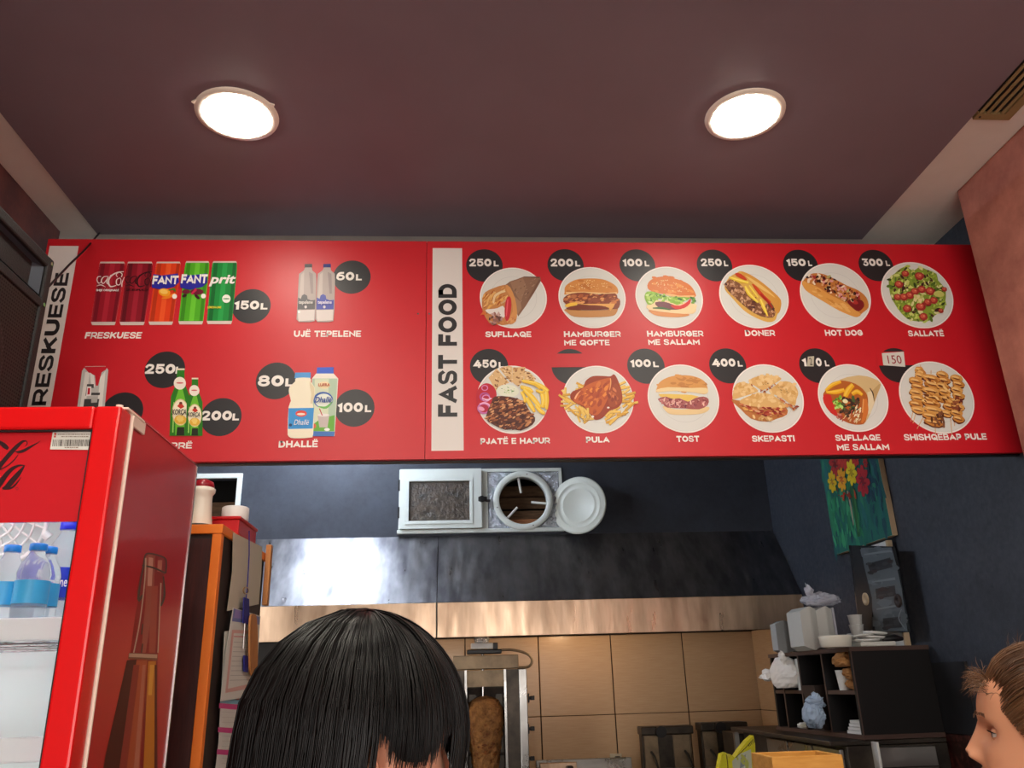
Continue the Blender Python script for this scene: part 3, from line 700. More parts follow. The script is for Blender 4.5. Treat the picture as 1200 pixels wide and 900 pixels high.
# --- chicken with chips
p = food(650, 420, 10)
rd = random.Random(71)
def chips(n, reg, cols, seed, L=70, W=20, rot=None):
    rd = random.Random(seed)
    xs = [q[0] for q in reg]; ys = [q[1] for q in reg]; k = 0
    while k < n:
        x, y = rd.uniform(min(xs), max(xs)), rd.uniform(min(ys), max(ys))
        if not inside(x, y, reg): continue
        k += 1; a = math.radians(rd.uniform(0, 180) if rot is None else rot+rd.uniform(-30, 30)); l = L*rd.uniform(.7, 1.3)/2; c3 = rd.choice(cols)
        p.stroke('b07c34', [(x-l*math.cos(a)+3, y-l*math.sin(a)+5, W), (x+l*math.cos(a)+3, y+l*math.sin(a)+5, W)]); p.stroke(c3, [(x-l*math.cos(a), y-l*math.sin(a), W), (x+l*math.cos(a), y+l*math.sin(a), W*.9)])
Y_ = ['ecc458', 'f4d47c', 'dca840', 'f0cc68']
chips(34, [(110, 400), (340, 280), (350, 520), (420, 740), (300, 740), (150, 640), (100, 500)], Y_, 72, 130, 24); chips(30, [(450, 730), (700, 600), (740, 250), (860, 360), (930, 420), (920, 600), (820, 690), (600, 760)], Y_, 73, 140, 26, -25)
p.poly('9c3c20', [(180, 460), (210, 390), (330, 345), (360, 270), (440, 215), (560, 210), (650, 215), (690, 190), (730, 240), (780, 380), (790, 500), (740, 580), (640, 620), (560, 700), (480, 725), (440, 690), (340, 580), (230, 520)], 3)
p.poly('c8622c', [(225, 470), (330, 350), (460, 280), (620, 235), (660, 250), (650, 380), (600, 520), (530, 640), (470, 670), (400, 640), (340, 560), (240, 520)], 3)
p.blobs([(240, 470), (340, 360), (620, 250), (640, 380), (580, 540), (470, 650), (350, 560)], 60, ['d87838', 'b85028', 'e8903c', 'a84424', 'cc6830'], 20, 52, .5, -50, 74)
p.poly('a44a28', [(620, 440), (680, 330), (720, 300), (780, 400), (780, 500), (700, 570), (640, 560)], 3); p.blobs([(630, 440), (700, 330), (770, 480), (680, 560)], 16, ['c06434', '8c3420', 'd88050'], 14, 34, .5, 70, 75)
p.stroke('f4b888', [(235, 480, 20), (260, 430, 16), (300, 385, 6)]); p.stroke('f0b070', [(650, 240, 12), (655, 300, 10), (640, 380, 4)])
p.ell('fff4e8', 625, 582, 16, 10); p.ell('fff4e8', 443, 688, 16, 14); chips(8, [(270, 600), (400, 640), (400, 700), (300, 700)], Y_, 76, 120, 26, 60)
p.build('chicken_picture', board)
# --- toast
p = food(750, 420, 10)
bun(p, [(190, 370), (230, 280), (340, 220), (480, 200), (620, 210), (740, 260), (785, 330), (775, 420), (600, 400), (400, 385), (210, 400)], [(270, 560), (420, 600), (620, 590), (800, 570), (790, 620), (690, 655), (480, 665), (350, 655), (290, 610)], 'dca05c', 'c8884c', 'ecd09c', None, 81)
p.poly('f0d8a4', [(190, 370), (330, 340), (600, 350), (780, 350), (775, 420), (600, 400), (400, 385), (210, 400)], 2)
p.poly('eac868', [(215, 420), (360, 420), (600, 430), (690, 450), (600, 490), (560, 520), (470, 470), (370, 480), (230, 450)])
p.poly('a85c5c', [(205, 480), (300, 450), (380, 480), (460, 470), (560, 510), (640, 470), (740, 450), (800, 480), (790, 550), (690, 600), (520, 590), (320, 580), (270, 540)], 2)
p.blobs([(215, 480), (380, 480), (560, 520), (740, 460), (790, 540), (520, 585), (320, 570)], 60, ['c87c7c', '8c4448', 'e0a8a0', 'b4686c', '78384a', 'f0c8b8'], 12, 38, .35, None, 82)
p.build('toast_picture', board)
# --- skepasti
p = food(850, 420, 10)
p.poly('c07a44', [(80, 480), (200, 500), (330, 420), (480, 420), (700, 560), (720, 660), (600, 710), (480, 745), (300, 710), (180, 600), (90, 520)], 2)
for q in ([(90, 400), (120, 310), (190, 280), (290, 310), (380, 380), (330, 410), (200, 450), (90, 480)], [(270, 275), (350, 220), (500, 200), (620, 220), (650, 250), (550, 310), (440, 375), (350, 330)], [(510, 390), (600, 310), (700, 270), (800, 310), (850, 400), (830, 480), (800, 560), (650, 460)], [(160, 510), (260, 450), (420, 410), (560, 440), (710, 560), (600, 590), (400, 575), (250, 550)]):
    p.poly('dfb474', q, 3); p.blobs(q, 22, ['e8c488', 'd8a864', 'eccc94'], 18, 40, .6, None, 91)
p.blobs([(560, 330), (700, 320), (780, 420), (620, 400)], 16, ['7c5434', '8c6440'], 5, 14, .3, 5, 92); p.blobs([(410, 290), (500, 290), (500, 310), (410, 310)], 5, ['8c6440'], 6, 12, .3, 0, 93)
p.blobs([(280, 300), (440, 385), (640, 270), (450, 400), (300, 320)], 20, ['a4502c', 'd89050', '8c3c2c'], 8, 18, .5, None, 94)
p.blobs([(180, 540), (330, 580), (680, 590), (700, 680), (560, 700), (330, 640), (200, 620)], 60, ['a83830', '8c2c2c', 'd88c5c', 'e8b464', 'c05840', 'e0b088'], 14, 36, .4, 10, 95)
p.blobs([(560, 420), (700, 520), (800, 570), (870, 560), (780, 640), (700, 560)], 34, ['b8583c', 'e0a468', 'c88858', '944030'], 10, 26, .5, 35, 96); p.blobs([(300, 680), (480, 690), (560, 720), (420, 740)], 14, ['e8c890', 'd0a468'], 12, 28)
p.build('toasted_pitta_picture', board)
# --- wrap with salad
p = food(950, 420, 10)
p.poly('d8bc88', [(330, 255), (560, 200), (740, 240), (820, 300), (780, 420), (700, 640), (640, 750), (600, 770), (660, 600), (640, 420), (500, 300)], 2)
p.poly('e8d8b4', [(660, 400), (720, 380), (740, 520), (700, 640), (670, 660)]); p.poly('c4a470', [(720, 380), (800, 300), (820, 310), (740, 520)]); p.stroke('40281c', [(690, 350, 8), (725, 410, 14), (740, 500, 4)])
p.poly('b8642c', [(160, 390), (230, 310), (340, 260), (520, 300), (640, 400), (670, 520), (640, 740), (560, 780), (440, 760), (330, 700), (200, 600), (145, 450)], 3)
p.poly('d0302c', [(150, 430), (230, 430), (260, 540), (320, 680), (230, 640), (150, 520)], 2)
p.blobs([(380, 470), (580, 460), (560, 590), (420, 680), (340, 640)], 40, ['2c3424', '3c2c24', '4c6438', '5c4030'], 16, 38, .6, None, 102)
for q in ([(170, 380, 30), (250, 310, 44), (350, 275, 30)], [(180, 400, 20), (290, 395, 50), (390, 370, 40)], [(400, 450, 50), (430, 380, 66), (490, 310, 50)], [(480, 420, 40), (540, 390, 50), (600, 430, 30)]):
    p.stroke('cc8420', [(a+5, b2+8, w2) for a, b2, w2 in q]); p.stroke('f0b428', q); p.stroke('f8cc50', [(a-4, b2-6, w2*.4) for a, b2, w2 in q])
p.blobs([(250, 500), (280, 430), (380, 470), (370, 580), (290, 590)], 34, ['7cb83c', 'a8dc5c', '548c2c', 'c4e880'], 12, 30, .5, None, 103); p.ell('f4f0c0', 400, 505, 32, 24, 20)
p.blobs([(420, 660), (470, 620), (560, 520), (590, 560), (560, 770), (450, 750), (340, 730)], 44, ['f4e8c4', 'e8dca4', 'fcf4dc', 'dcb890', 'b8503c'], 10, 28, .4, -60, 104)
p.stroke('d87c38', [(630, 480, 40), (640, 600, 60), (620, 700, 46), (590, 760, 20)]); p.stroke('eca864', [(612, 480, 14), (600, 640, 14)]); p.blobs([(260, 650), (350, 650), (380, 710), (330, 720)], 10, ['a84840', 'd08878'], 10, 22)
p.build('wrap_picture', board)
# --- skewers
p = food(1050, 415, 9.47)
for a, b2, c3, d2 in ((185, 640, 160, 750), (215, 660, 185, 770), (300, 700, 230, 830), (430, 780, 435, 890), (600, 700, 618, 900), (640, 740, 645, 800), (270, 160, 268, 120), (385, 220, 385, 180), (500, 210, 500, 170)): p.stroke('dcb488', [(a, b2, 11), (c3, d2, 8)])
for col_, x, y0, y1, wd in ((1, 265, 180, 240, 52), (1, 230, 300, 620, 80), (2, 400, 270, 760, 110), (3, 520, 230, 420, 70), (3, 565, 500, 660, 66), (4, 675, 270, 720, 70)):
    n = max(2, int((y1-y0)/62))
    for k in range(n+1):
        yy = y0+(y1-y0)*k/n; xx = x+(12 if k % 2 else -10)
        p.ell('6c3820', xx, yy+12, wd, 44, 12, jit=.1); p.ell(['d89a4c', 'cc8840', 'e0a85c'][k % 3], xx, yy, wd, 40, 14, jit=.1)
        p.ell('f0c47c', xx-wd*.2, yy-10, wd*.6, 14, 14, jit=.15); p.stroke('7c4024', [(xx-wd*.6, yy-4, 6), (xx, yy+10, 14), (xx+wd*.6, yy+20, 6)])
p.blobs([(380, 700), (530, 640), (530, 800), (400, 800)], 22, ['5c3420', '7c4c30', '8c5c40'], 14, 32, .5, 80, 112); p.blobs([(610, 500), (730, 470), (710, 620), (620, 600)], 14, ['6c3028', '8c4830', 'a4603c'], 14, 30)
p.blobs([(300, 260), (600, 330), (600, 560), (300, 560)], 40, ['e8b468', 'b8702c', 'f0cc88', 'c4843c', '7c4424'], 16, 40, .4, 30, 113)
p.build('skewer_picture', board)
# --- drinks
p = food(95, 295, 6.316)
def can(xl0, xl1, y0, xr0, bx0, bx1, yb, c1, c2, c3):
    # top left/right, bottom left/right
    p.poly('d8c8c0', [(xl0+6, y0), (xl1-6, y0), (xl1, y0+14), (xl1, y0+60), (bx1, yb-20), (bx1-8, yb), (bx0+8, yb), (bx0, yb-20), (xl0-8, y0+60), (xl0, y0+14)])
    top = [(xl0+2, y0+12), (xl1-2, y0+12), (xl1, y0+30), (xl1, y0+60), (bx1, yb-24), (bx0+1, yb-24), (xl0-8, y0+60), (xl0-2, y0+30)]
    p.poly(c1, top)
    def band(a, b2, c):
        p.poly(c, [(xl0+(xl1-xl0)*a, y0+14), (xl0+(xl1-xl0)*b2, y0+14), (bx0+(bx1-bx0)*b2, yb-25), (bx0+(bx1-bx0)*a, yb-25)])
    band(.06, .22, c2); band(.42, .62, c3); band(.84, .97, c2)
can(140, 325, 76, 325, 76, 258, 545, 'a01a2c', '7c1424', 'b8283a')
can(345, 530, 76, 530, 288, 472, 545, '8c1828', '64121e', 'a82436')
can(558, 738, 76, 738, 502, 682, 543, 'e04018', 'b83414', 'f05a28')
can(775, 950, 72, 950, 722, 905, 540, '52b024', '3c8c1c', '6ccc34')
can(975, 1155, 72, 1155, 932, 1120, 538, '1a8c3c', '12682c', '28a44c')
def coca(dx, c):
    S = lambda *q: p.stroke(c, [(a+dx, b2, w2*.72) for a, b2, w2 in q])
    S((150, 186, 8), (128, 188, 9), (120, 212, 11), (134, 236, 9), (150, 226, 5)); S((198, 184, 8), (168, 190, 10), (152, 218, 13), (166, 238, 9), (190, 212, 8), (204, 182, 7)); S((204, 184, 8), (192, 220, 11), (198, 240, 8), (212, 226, 5))
    S((218, 180, 12), (232, 176, 10)); S((272, 190, 6), (262, 172, 8), (284, 154, 9), (306, 168, 9), (300, 190, 9)); S((318, 150, 6), (270, 156, 11), (222, 184, 16), (204, 224, 18), (220, 260, 14), (262, 252, 7))
    S((290, 196, 7), (266, 210, 11), (266, 244, 11), (288, 246, 8), (298, 216, 9), (290, 196, 7)); S((322, 190, 5), (306, 230, 10), (304, 262, 9)); S((118, 256, 4), (150, 248, 10), (184, 264, 3))
coca(0, 'ecdcd8'); coca(212, '2c1014')
p.build('soft_drink_picture', board, 'five printed soft drink cans')
dl = MB()
def C6(x, y): return (95+x/6.316, 295+y/6.316)
def dtext(txt, x0, y0, x1, y1, sc=(95, 295, 6.316), col='f4f0ec', bold=.05, shear=0, ref='H', lift=.0052, mb=None):
    a = (sc[0]+x0/sc[2], sc[1]+y0/sc[2]); b2 = (sc[0]+x1/sc[2], sc[1]+y1/sc[2])
    m = mb or dl; h0 = len(m.v); caption(txt, a[0], a[1], b2[0], b2[1], bold=bold, shear=shear, mb=m, lift=lift, ref=ref)
def dcol(c): dl.col = lin(hx(c))
p = food(95, 295, 6.316); p.l = .0046
for dx, br in ((0, 0), (210, 1)):
    p.poly('2c28a0', [(540+dx, 170), (600+dx, 180), (720+dx, 165), (728+dx, 230), (690+dx, 265), (600+dx, 285), (528+dx, 270), (525+dx, 240)])
p.ell('f0a020', 620, 305, 44, 30, 10); p.ell('f8c860', 616, 300, 30, 18, 10); p.stroke('f08820', [(600, 350, 8), (650, 340, 20), (700, 310, 10)]); p.stroke('3c8c30', [(650, 290, 6), (690, 280, 14), (700, 300, 4)])
p.ell('6c1830', 780, 300, 30, 16, 0); p.ell('6c1830', 860, 300, 50, 22, 0); p.poly('c82850', [(815, 315), (850, 270), (860, 290), (825, 322)]); p.ell('3c1020', 768, 330, 18, 11, -20); p.ell('3c1020', 862, 338, 24, 11, 40)
for cx, cy in ((695, 335), (908, 332)): p.ell('f4f0e8', cx, cy, 18, 18)
p.ell('f0f4e8', 1078, 352, 31, 31); p.ell('2c8c44', 1078, 352, 26, 4); 
o = p.build('can_print', board); o['kind'] = 'stuff'
def T(txt, *a, c='f4f0ec', **k):
    m = MB(); m.col = lin(hx(c))
    old = put_text
    q = dict(bold=.05, shear=0, ref='H', lift=.0056); q.update(k)
    sc = q.pop('sc', (95, 295, 6.316))
    x0, y0 = sc[0]+a[0]/sc[2], sc[1]+a[1]/sc[2]; x1, y1 = sc[0]+a[2]/sc[2], sc[1]+a[3]/sc[2]
    TL = Bp(x0, y0); BR = Bp(x1, y1); zz = (TL.z+BR.z)/2; h = Bp((x0+x1)/2, y0).z-Bp((x0+x1)/2, y1).z
    if txt in ('FANT',): put_bold(m, txt, (TL.x, YB, zz-h/2), (BR.x, YB, zz-h/2), (TL.x, YB, zz+h/2), (0, -q['lift'], 0), t=.26, gap=.04, col=c)
    else: put_text(m, txt, (TL.x, YB, zz-h/2), (BR.x, YB, zz-h/2), (TL.x, YB, zz+h/2), (0, -q['lift'], 0), q['bold'], q['shear'], caps=q['ref'], col=c)
    m.build('drink_lettering', 'print', board)
T('FANT', 538, 182, 720, 246); T('FANT', 750, 172, 935, 240)
T('prit', 958, 176, 1142, 262, shear=.2, bold=.03, ref='prit'); T('SHIJE ORIGJINALE', 118, 282, 282, 297, bold=.03); T('ZERO', 334, 280, 500, 294, c='300c10', bold=.03)
T('LEMON-LIME', 940, 408, 1040, 424, c='e8e040', bold=.03)
# beer bottles
p = food(180, 400, 6.923)
def beer(x, y0, y1, wd):
    h = y1-y0; f = lambda t: y0+h*t
    p.poly('2c7c20', [(x-wd*.2, f(.02)), (x+wd*.2, f(.02)), (x+wd*.22, f(.22)), (x+wd*.5, f(.42)), (x+wd*.5, f(1)), (x-wd*.62, f(1)), (x-wd*.55, f(.42)), (x-wd*.25, f(.22))])
    p.poly('6cc034', [(x-wd*.1, f(.3)), (x+wd*.1, f(.3)), (x+wd*.25, f(.46)), (x+wd*.2, f(.99)), (x-wd*.3, f(.99)), (x-wd*.3, f(.46))])
    p.stroke('a8e070', [(x-wd*.38, f(.5), 6), (x-wd*.44, f(.95), 10)]); p.poly('242c1c', [(x-wd*.2, f(.87)), (x+wd*.2, f(.87)), (x+wd*.2, f(.995)), (x-wd*.25, f(.995))]); p.poly('e8e0c8', [(x-wd*.22, f(0)), (x+wd*.22, f(0)), (x+wd*.22, f(.025)), (x-wd*.22, f(.025))])
    p.ell('f0e8dc', x-wd*.05, f(.22), wd*.34, h*.095); p.ell('d06868', x-wd*.05, f(.215), wd*.2, h*.012)
    p.ell('d8c890', x-wd*.02, f(.65), wd*.47, h*.2); p.ell('f4ecd0', x-wd*.02, f(.65), wd*.43, h*.185); p.ell('e4b440', x-wd*.02, f(.76), wd*.34, h*.07); p.ell('f0d070', x-wd*.02, f(.745), wd*.2, h*.05, jit=.2)
    p.poly('c83828', [(x-wd*.2, f(.56)), (x, f(.50)), (x+wd*.2, f(.57)), (x, f(.6))]); p.ell('6c3424', x, f(.515), wd*.09, h*.02)
beer(222, 222, 768, 146); beer(338, 298, 768, 122)
p.build('beer_bottle_picture', board, 'two printed green beer bottles')
T('KORÇA', 160, 555, 268, 598, sc=(180, 400, 6.923), c='282420', ref='K', bold=.02); T('KORÇA', 283, 580, 380, 615, sc=(180, 400, 6.923), c='282420', ref='K', bold=.02)
# energy drink can, top left lower row
p = food(80, 400, 5.4545)
p.poly('c4c4c0', [(38, 560), (60, 420), (90, 190), (110, 162), (240, 160), (258, 185), (235, 420), (222, 560), (205, 578), (55, 578)]); p.poly('e8e6e0', [(110, 200), (140, 190), (95, 555), (56, 555)]); p.poly('e8e6e0', [(205, 230), (240, 190), (206, 555), (175, 555)])
p.poly('c82030', [(100, 165), (255, 162), (240, 185), (215, 200), (192, 285), (178, 285), (172, 220), (130, 200)]); p.poly('ece8e4', [(140, 200), (166, 220), (172, 290), (150, 300)]); p.poly('4c4c4c', [(122, 275), (165, 275), (165, 300), (140, 300), (132, 340), (112, 350)]); p.poly('3c3c3c', [(150, 330), (205, 330), (203, 345), (148, 345)])
p.poly('f4f0ec', [(122, 290), (150, 290), (146, 350), (116, 352)]); p.poly('d02030', [(128, 300), (142, 300), (139, 340), (124, 342)]); p.poly('444444', [(105, 370), (200, 370), (186, 470), (92, 470)]); p.poly('b8b8b4', [(150, 360), (190, 355), (186, 392), (148, 395)])
p.build('energy_drink_picture', board)
# water bottles
p = food(330, 300, 9)
for dx, c3, c4 in ((0, '606064', '48484c'), (197, '5058b0', '1c2478')):
    p.poly(c4, [(245+dx, 88), (322+dx, 85), (324+dx, 122), (243+dx, 124)]); p.poly('b4a8a4', [(250+dx, 124), (320+dx, 124), (325+dx, 155), (365+dx, 190), (368+dx, 260), (362+dx, 560), (350+dx, 690), (300+dx, 700), (185+dx, 700), (158+dx, 670), (166+dx, 560), (180+dx, 260), (186+dx, 190), (235+dx, 155)], 0)
    p.poly('cabfb9', [(205+dx, 200), (240+dx, 170), (235+dx, 400), (190+dx, 690), (170+dx, 660)]); p.poly('9c908e', [(290+dx, 170), (330+dx, 190), (335+dx, 400), (310+dx, 400)]); p.poly('e0d8d4', [(170+dx, 575), (350+dx, 570), (345+dx, 680), (180+dx, 690)])
    p.poly(c3, [(175+dx, 440), (205+dx, 455), (215+dx, 420), (240+dx, 405), (270+dx, 420), (275+dx, 455), (310+dx, 470), (356+dx, 465), (352+dx, 565), (170+dx, 568)], 0)
    p.ell('d8d4d4', 255+dx, 540, 14, 16)
p.ell('ffffff', 185, 593, 14, 12)
p.build('water_bottle_picture', board, 'two printed water bottles')
T('tepelene', 185, 480, 330, 512, sc=(330, 300, 9), c='e8e4e0', ref='t', bold=.02); T('tepelene', 385, 480, 530, 512, sc=(330, 300, 9), c='e8e4f4', ref='t', bold=.02)
# dairy bottle and carton
p = food(320, 420, 9)
p.poly('3c64d4', [(465, 98), (640, 94), (640, 165), (460, 162)]); p.poly('f0ece0', [(455, 162), (640, 162), (688, 215), (650, 822), (405, 820), (412, 215)]); p.poly('b4ccb4', [(415, 215), (680, 215), (650, 780), (410, 770)]); p.poly('d8e0c4', [(440, 220), (590, 220), (580, 770), (430, 760)])
p.ell('ecdcb0', 540, 285, 62, 38); p.ell('3c64b0', 530, 440, 104, 86); p.ell('e8f0e4', 535, 448, 92, 74); p.stroke('6cb858', [(480, 510, 10), (560, 520, 26), (625, 460, 8)]); p.poly('6cb440', [(420, 700), (500, 640), (650, 600), (645, 770), (410, 770)]); p.poly('c8bcb8', [(470, 600), (595, 600), (575, 730), (490, 730)]); p.ell('ece8e4', 532, 600, 62, 16); p.stroke('c02c38', [(490, 530, 10), (520, 605, 10)])
p.poly('4878c0', [(405, 770), (652, 775), (645, 824), (402, 822)]); p.ell('e06848', 430, 715, 26, 26); p.ell('ffffff', 570, 752, 30, 16)
p.poly('58a0e0', [(235, 152), (398, 150), (398, 208), (228, 212)]); p.poly('f2ecd4', [(245, 210), (390, 208), (400, 250), (440, 310), (440, 400), (420, 470), (430, 560), (425, 800), (390, 838), (230, 845), (165, 825), (155, 760), (165, 520), (190, 450), (172, 380), (172, 310), (235, 245)], 2)
p.poly('e0d4b0', [(385, 240), (435, 310), (438, 400), (415, 480), (395, 480), (405, 380), (390, 300)]); p.poly('3c98dc', [(165, 528), (432, 524), (420, 742), (160, 748)]); p.ell('e04c3c', 298, 584, 60, 34); p.ell('f4e8dc', 296, 590, 44, 12); p.ell('28406c', 185, 705, 16, 16)
p.build('dairy_drink_picture', board, 'printed dairy drink bottle and carton')
T('LUFRA', 480, 268, 602, 298, sc=(320, 420, 9), c='b83c30', bold=.02); T('Dhallë', 445, 410, 620, 470, sc=(320, 420, 9), c='284c9c', ref='D', shear=.25, bold=.02); T('Dhallë', 225, 650, 380, 705, sc=(320, 420, 9), c='f4f4f4', ref='D', shear=.25, bold=0)
for q in ((490, 368), (503, 368)):
    c = Bp(*q); MB().cyl(c, c+Vector((0, -.003, 0)), .0035, n=10).build('screw', 'chrome', board)

# ============================================================ LOUDSPEAKER (upper left)
XS = -1.2; ys0, ys1 = 1.35, 2.25; zs0, zs1, zm = 2.24, 2.876, 2.725
sp = thing('loudspeaker', 'big black loudspeaker with metal grille fixed high on the left wall', 'loudspeaker', (-1.4, 1.8, zs0))
b = MB()
b.box(XS-.36, XS-.02, ys0, ys1, zs0, zs1, bev=.012)
b.build('cabinet', 'black_rough', sp)
b = MB()
b.box(XS-.03, XS, ys0, ys1, zs1-.035, zs1, bev=.006); b.box(XS-.03, XS, ys0, ys1, zm-.014, zm+.014, bev=.004); b.box(XS-.03, XS, ys0, ys1, zs0, zs0+.03, bev=.006)
b.box(XS-.03, XS+.001, ys1-.035, ys1, zs0, zs1, bev=.006); b.box(XS-.03, XS+.001, ys0, ys0+.035, zs0, zs1, bev=.006)
b.build('baffle_frame', 'black_rough', sp)
# horn: flared pocket
yh0, yh1, zh0, zh1 = ys0+.05, ys1-.045, zm+.02, zs1-.042
hb = MB(); ym, zmm = (yh0+yh1)/2, (zh0+zh1)/2
A = [(XS-.004, yh0, zh0), (XS-.004, yh1, zh0), (XS-.004, yh1, zh1), (XS-.004, yh0, zh1)]
Bq = [(XS-.16, ym-.06, zmm-.02), (XS-.16, ym+.06, zmm-.02), (XS-.16, ym+.06, zmm+.02), (XS-.16, ym-.06, zmm+.02)]
hb.add(A+Bq, [(0, 1, 5, 4), (1, 2, 6, 5), (2, 3, 7, 6), (3, 0, 4, 7), (4, 5, 6, 7)])
o = hb.build('horn', 'horn', sp, fixn=False)
MB().box(XS-.019, XS-.012, ys0+.03, ys1-.03, zs0+.02, zm-.01).build('speaker_cloth', 'speaker_cloth', sp)
# woofer ring seen through the grille
MB().lathe([(.17, 0), (.185, .004), (.19, 0)], (XS-.0118, 1.92, 2.47), (1, 0, 0), 40).build('woofer', 'black_plastic', sp)
# perforated grille: woven strips, real geometry
gm = MB(); st = .0105
n = int((ys1-ys0-.07)/st)
for i in range(n):
    y = ys0+.035+i*st; gm.add([(XS-.005, y, zs0+.02), (XS-.005, y+.0055, zs0+.02), (XS-.005, y+.0055, zm-.01), (XS-.005, y, zm-.01)], [(0, 1, 2, 3)])
n = int((zm-.01-zs0-.02)/st)
for i in range(n):
    z = zs0+.02+i*st; gm.add([(XS-.0045, ys0+.03, z), (XS-.0045, ys1-.03, z), (XS-.0045, ys1-.03, z+.0055), (XS-.0045, ys0+.03, z+.0055)], [(0, 1, 2, 3)])
gm.build('grille', 'grille', sp, kind='stuff')
for y, z in ((ys1-.018, zs1-.018), (ys1-.018, zm), (1.8, zs1-.018), (1.8, zm)):
    MB().cyl((XS, y, z), (XS+.003, y, z), .006, n=10).build('screw', 'chrome', sp)
MB().box(-1.584, XS-.35, 1.6, 2.0, 2.4, 2.7).build('wall_bracket', 'steel_dark', sp)
o = MB().tube([(-1.425, 2.955, 3.389), (-1.35, 2.72, 3.185), (-1.275, 2.48, 2.99), (-1.21, 2.262, 2.80)], .0035, 8).build('cable', 'black_plastic')
tag(o, 'thin black cable running from the ceiling down to the loudspeaker', 'cable')

# ============================================================ DRINKS FRIDGE
fx1, fx0 = -.667, -1.38; fy0, fy1, fz = 1.636, 2.088, 2.2; d0, d1, dz = 1.572, 1.628, 2.188
fr = thing('drinks_fridge', 'red glass door drinks fridge with bottled water inside', 'fridge', ((fx0+fx1)/2, 1.86, 0))
b = MB(); t = .035
b.box(fx1-t, fx1, fy0, fy1, 0.02, fz); b.box(fx0, fx0+t, fy0, fy1, .02, fz); b.box(fx0+t, fx1-t, fy1-t, fy1, .02, fz); b.box(fx0+t, fx1-t, fy0, fy1-t, fz-.05, fz); b.box(fx0+t, fx1-t, fy0, fy1-t, .02, .3)
b.build('body', 'fridge_side', fr)
b = MB(); s = .004
b.box(fx1-t-s, fx1-t-.0004, fy0+.002, fy1-t, .3, fz-.052); b.box(fx0+t+.0004, fx0+t+s, fy0+.002, fy1-t, .3, fz-.052); b.box(fx0+t+s, fx1-t-s, fy1-t-s, fy1-t-.0004, .3, fz-.052); b.box(fx0+t+s, fx1-t-s, fy0+.002, fy1-t-s, .3004, .306)
b.box(fx0+t+s, fx1-t-s, fy0+.002, fy1-t-s, fz-.057, fz-.0505)
b.build('liner', 'fridge_in', fr)
# silver trim along the body edges
b = MB(); b.box(fx1-.001, fx1+.002, fy1-.004, fy1+.001, .02, fz); b.box(fx1-.001, fx1+.002, fy0, fy1, fz-.003, fz+.0015); b.build('edge_trim', 'chrome', fr)
MB().box(fx1-.02, fx1+.0105, d1+.0005, fy0-.0005, .1, dz-.002, bev=.002).build('gasket', 'gasket', fr)
MB().box(fx0+.01, fx1-.0205, d1, fy0+.002, dz-.03, dz-.004).build('gasket', 'gasket', fr)
# door frame
door = MB(); ix = fx1+.006-.050
door.box(ix, fx1+.006, d0, d1, .1, dz, bev=.005); door.box(fx0, fx0+.05, d0, d1, .1, dz, bev=.005)
zi = 2.141
door.box(fx0+.05, ix, d0, d1, zi, dz, bev=.005); door.box(fx0+.05, ix, d0, d1, .1, .16, bev=.005)
dr = door.build('door', 'fridge_red', fr)
MB().box(fx0+.05, ix, d0+.012, d0+.018, 1.962, zi).build('header_panel', 'header_red', dr)
MB().box(fx0+.05, ix, d0+.012, d0+.0125, .16, 1.9615).build('glass_pane', 'door_glass', dr)
b = MB(); b.box(ix-.003, ix-.0003, d0+.006, d0+.02, .16, zi); b.box(fx0+.05, ix, d0+.004, d0+.0118, zi-.0035, zi-.0005); b.build('seal', 'black_plastic', dr)
# hinge bracket on top
b = MB(); b.box(fx1-.05, fx1+.008, d0+.03, fy0+.06, dz+.002, dz+.007, bev=.0015); b.box(fx1+.001, fx1+.006, d1, fy0+.07, dz-.02, dz+.005); b.cyl((fx1-.012, d0+.035, dz), (fx1-.012, d0+.035, dz+.012), .007); b.build('hinge', 'gasket', fr)
# script lettering on the header
YH = d0+.0115
H = lambda x, y: onY(x, y, YH)
p = Pic(H, NB, 0, 500, 7.5)
K = '30151a'
for q in ([(-30, 120, 14), (0, 138, 30), (40, 168, 42), (72, 196, 26)], [(222, 172, 5), (240, 148, 8), (228, 126, 9), (196, 132, 20), (146, 176, 34), (84, 242, 38), (24, 312, 38), (-20, 370, 40)],
          [(130, 219, 4), (160, 222, 18), (205, 212, 26), (270, 176, 18), (320, 148, 9), (356, 122, 2)], [(160, 244, 5), (130, 286, 9), (70, 340, 9), (0, 378, 11)],
          [(224, 340, 4), (180, 340, 14), (150, 346, 20), (100, 376, 32), (44, 436, 42), (0, 500, 46), (-20, 540, 30)], [(214, 346, 12), (160, 416, 40), (104, 480, 48), (60, 530, 44), (20, 544, 14)], [(40, 548, 12), (96, 540, 16), (140, 505, 14), (186, 444, 4)],
          [(138, 545, 3), (150, 534, 4), (162, 545, 3), (150, 556, 4), (138, 545, 3)]): p.stroke(K, q, 8)
p.build('script_lettering', dr, 'dark script letters')
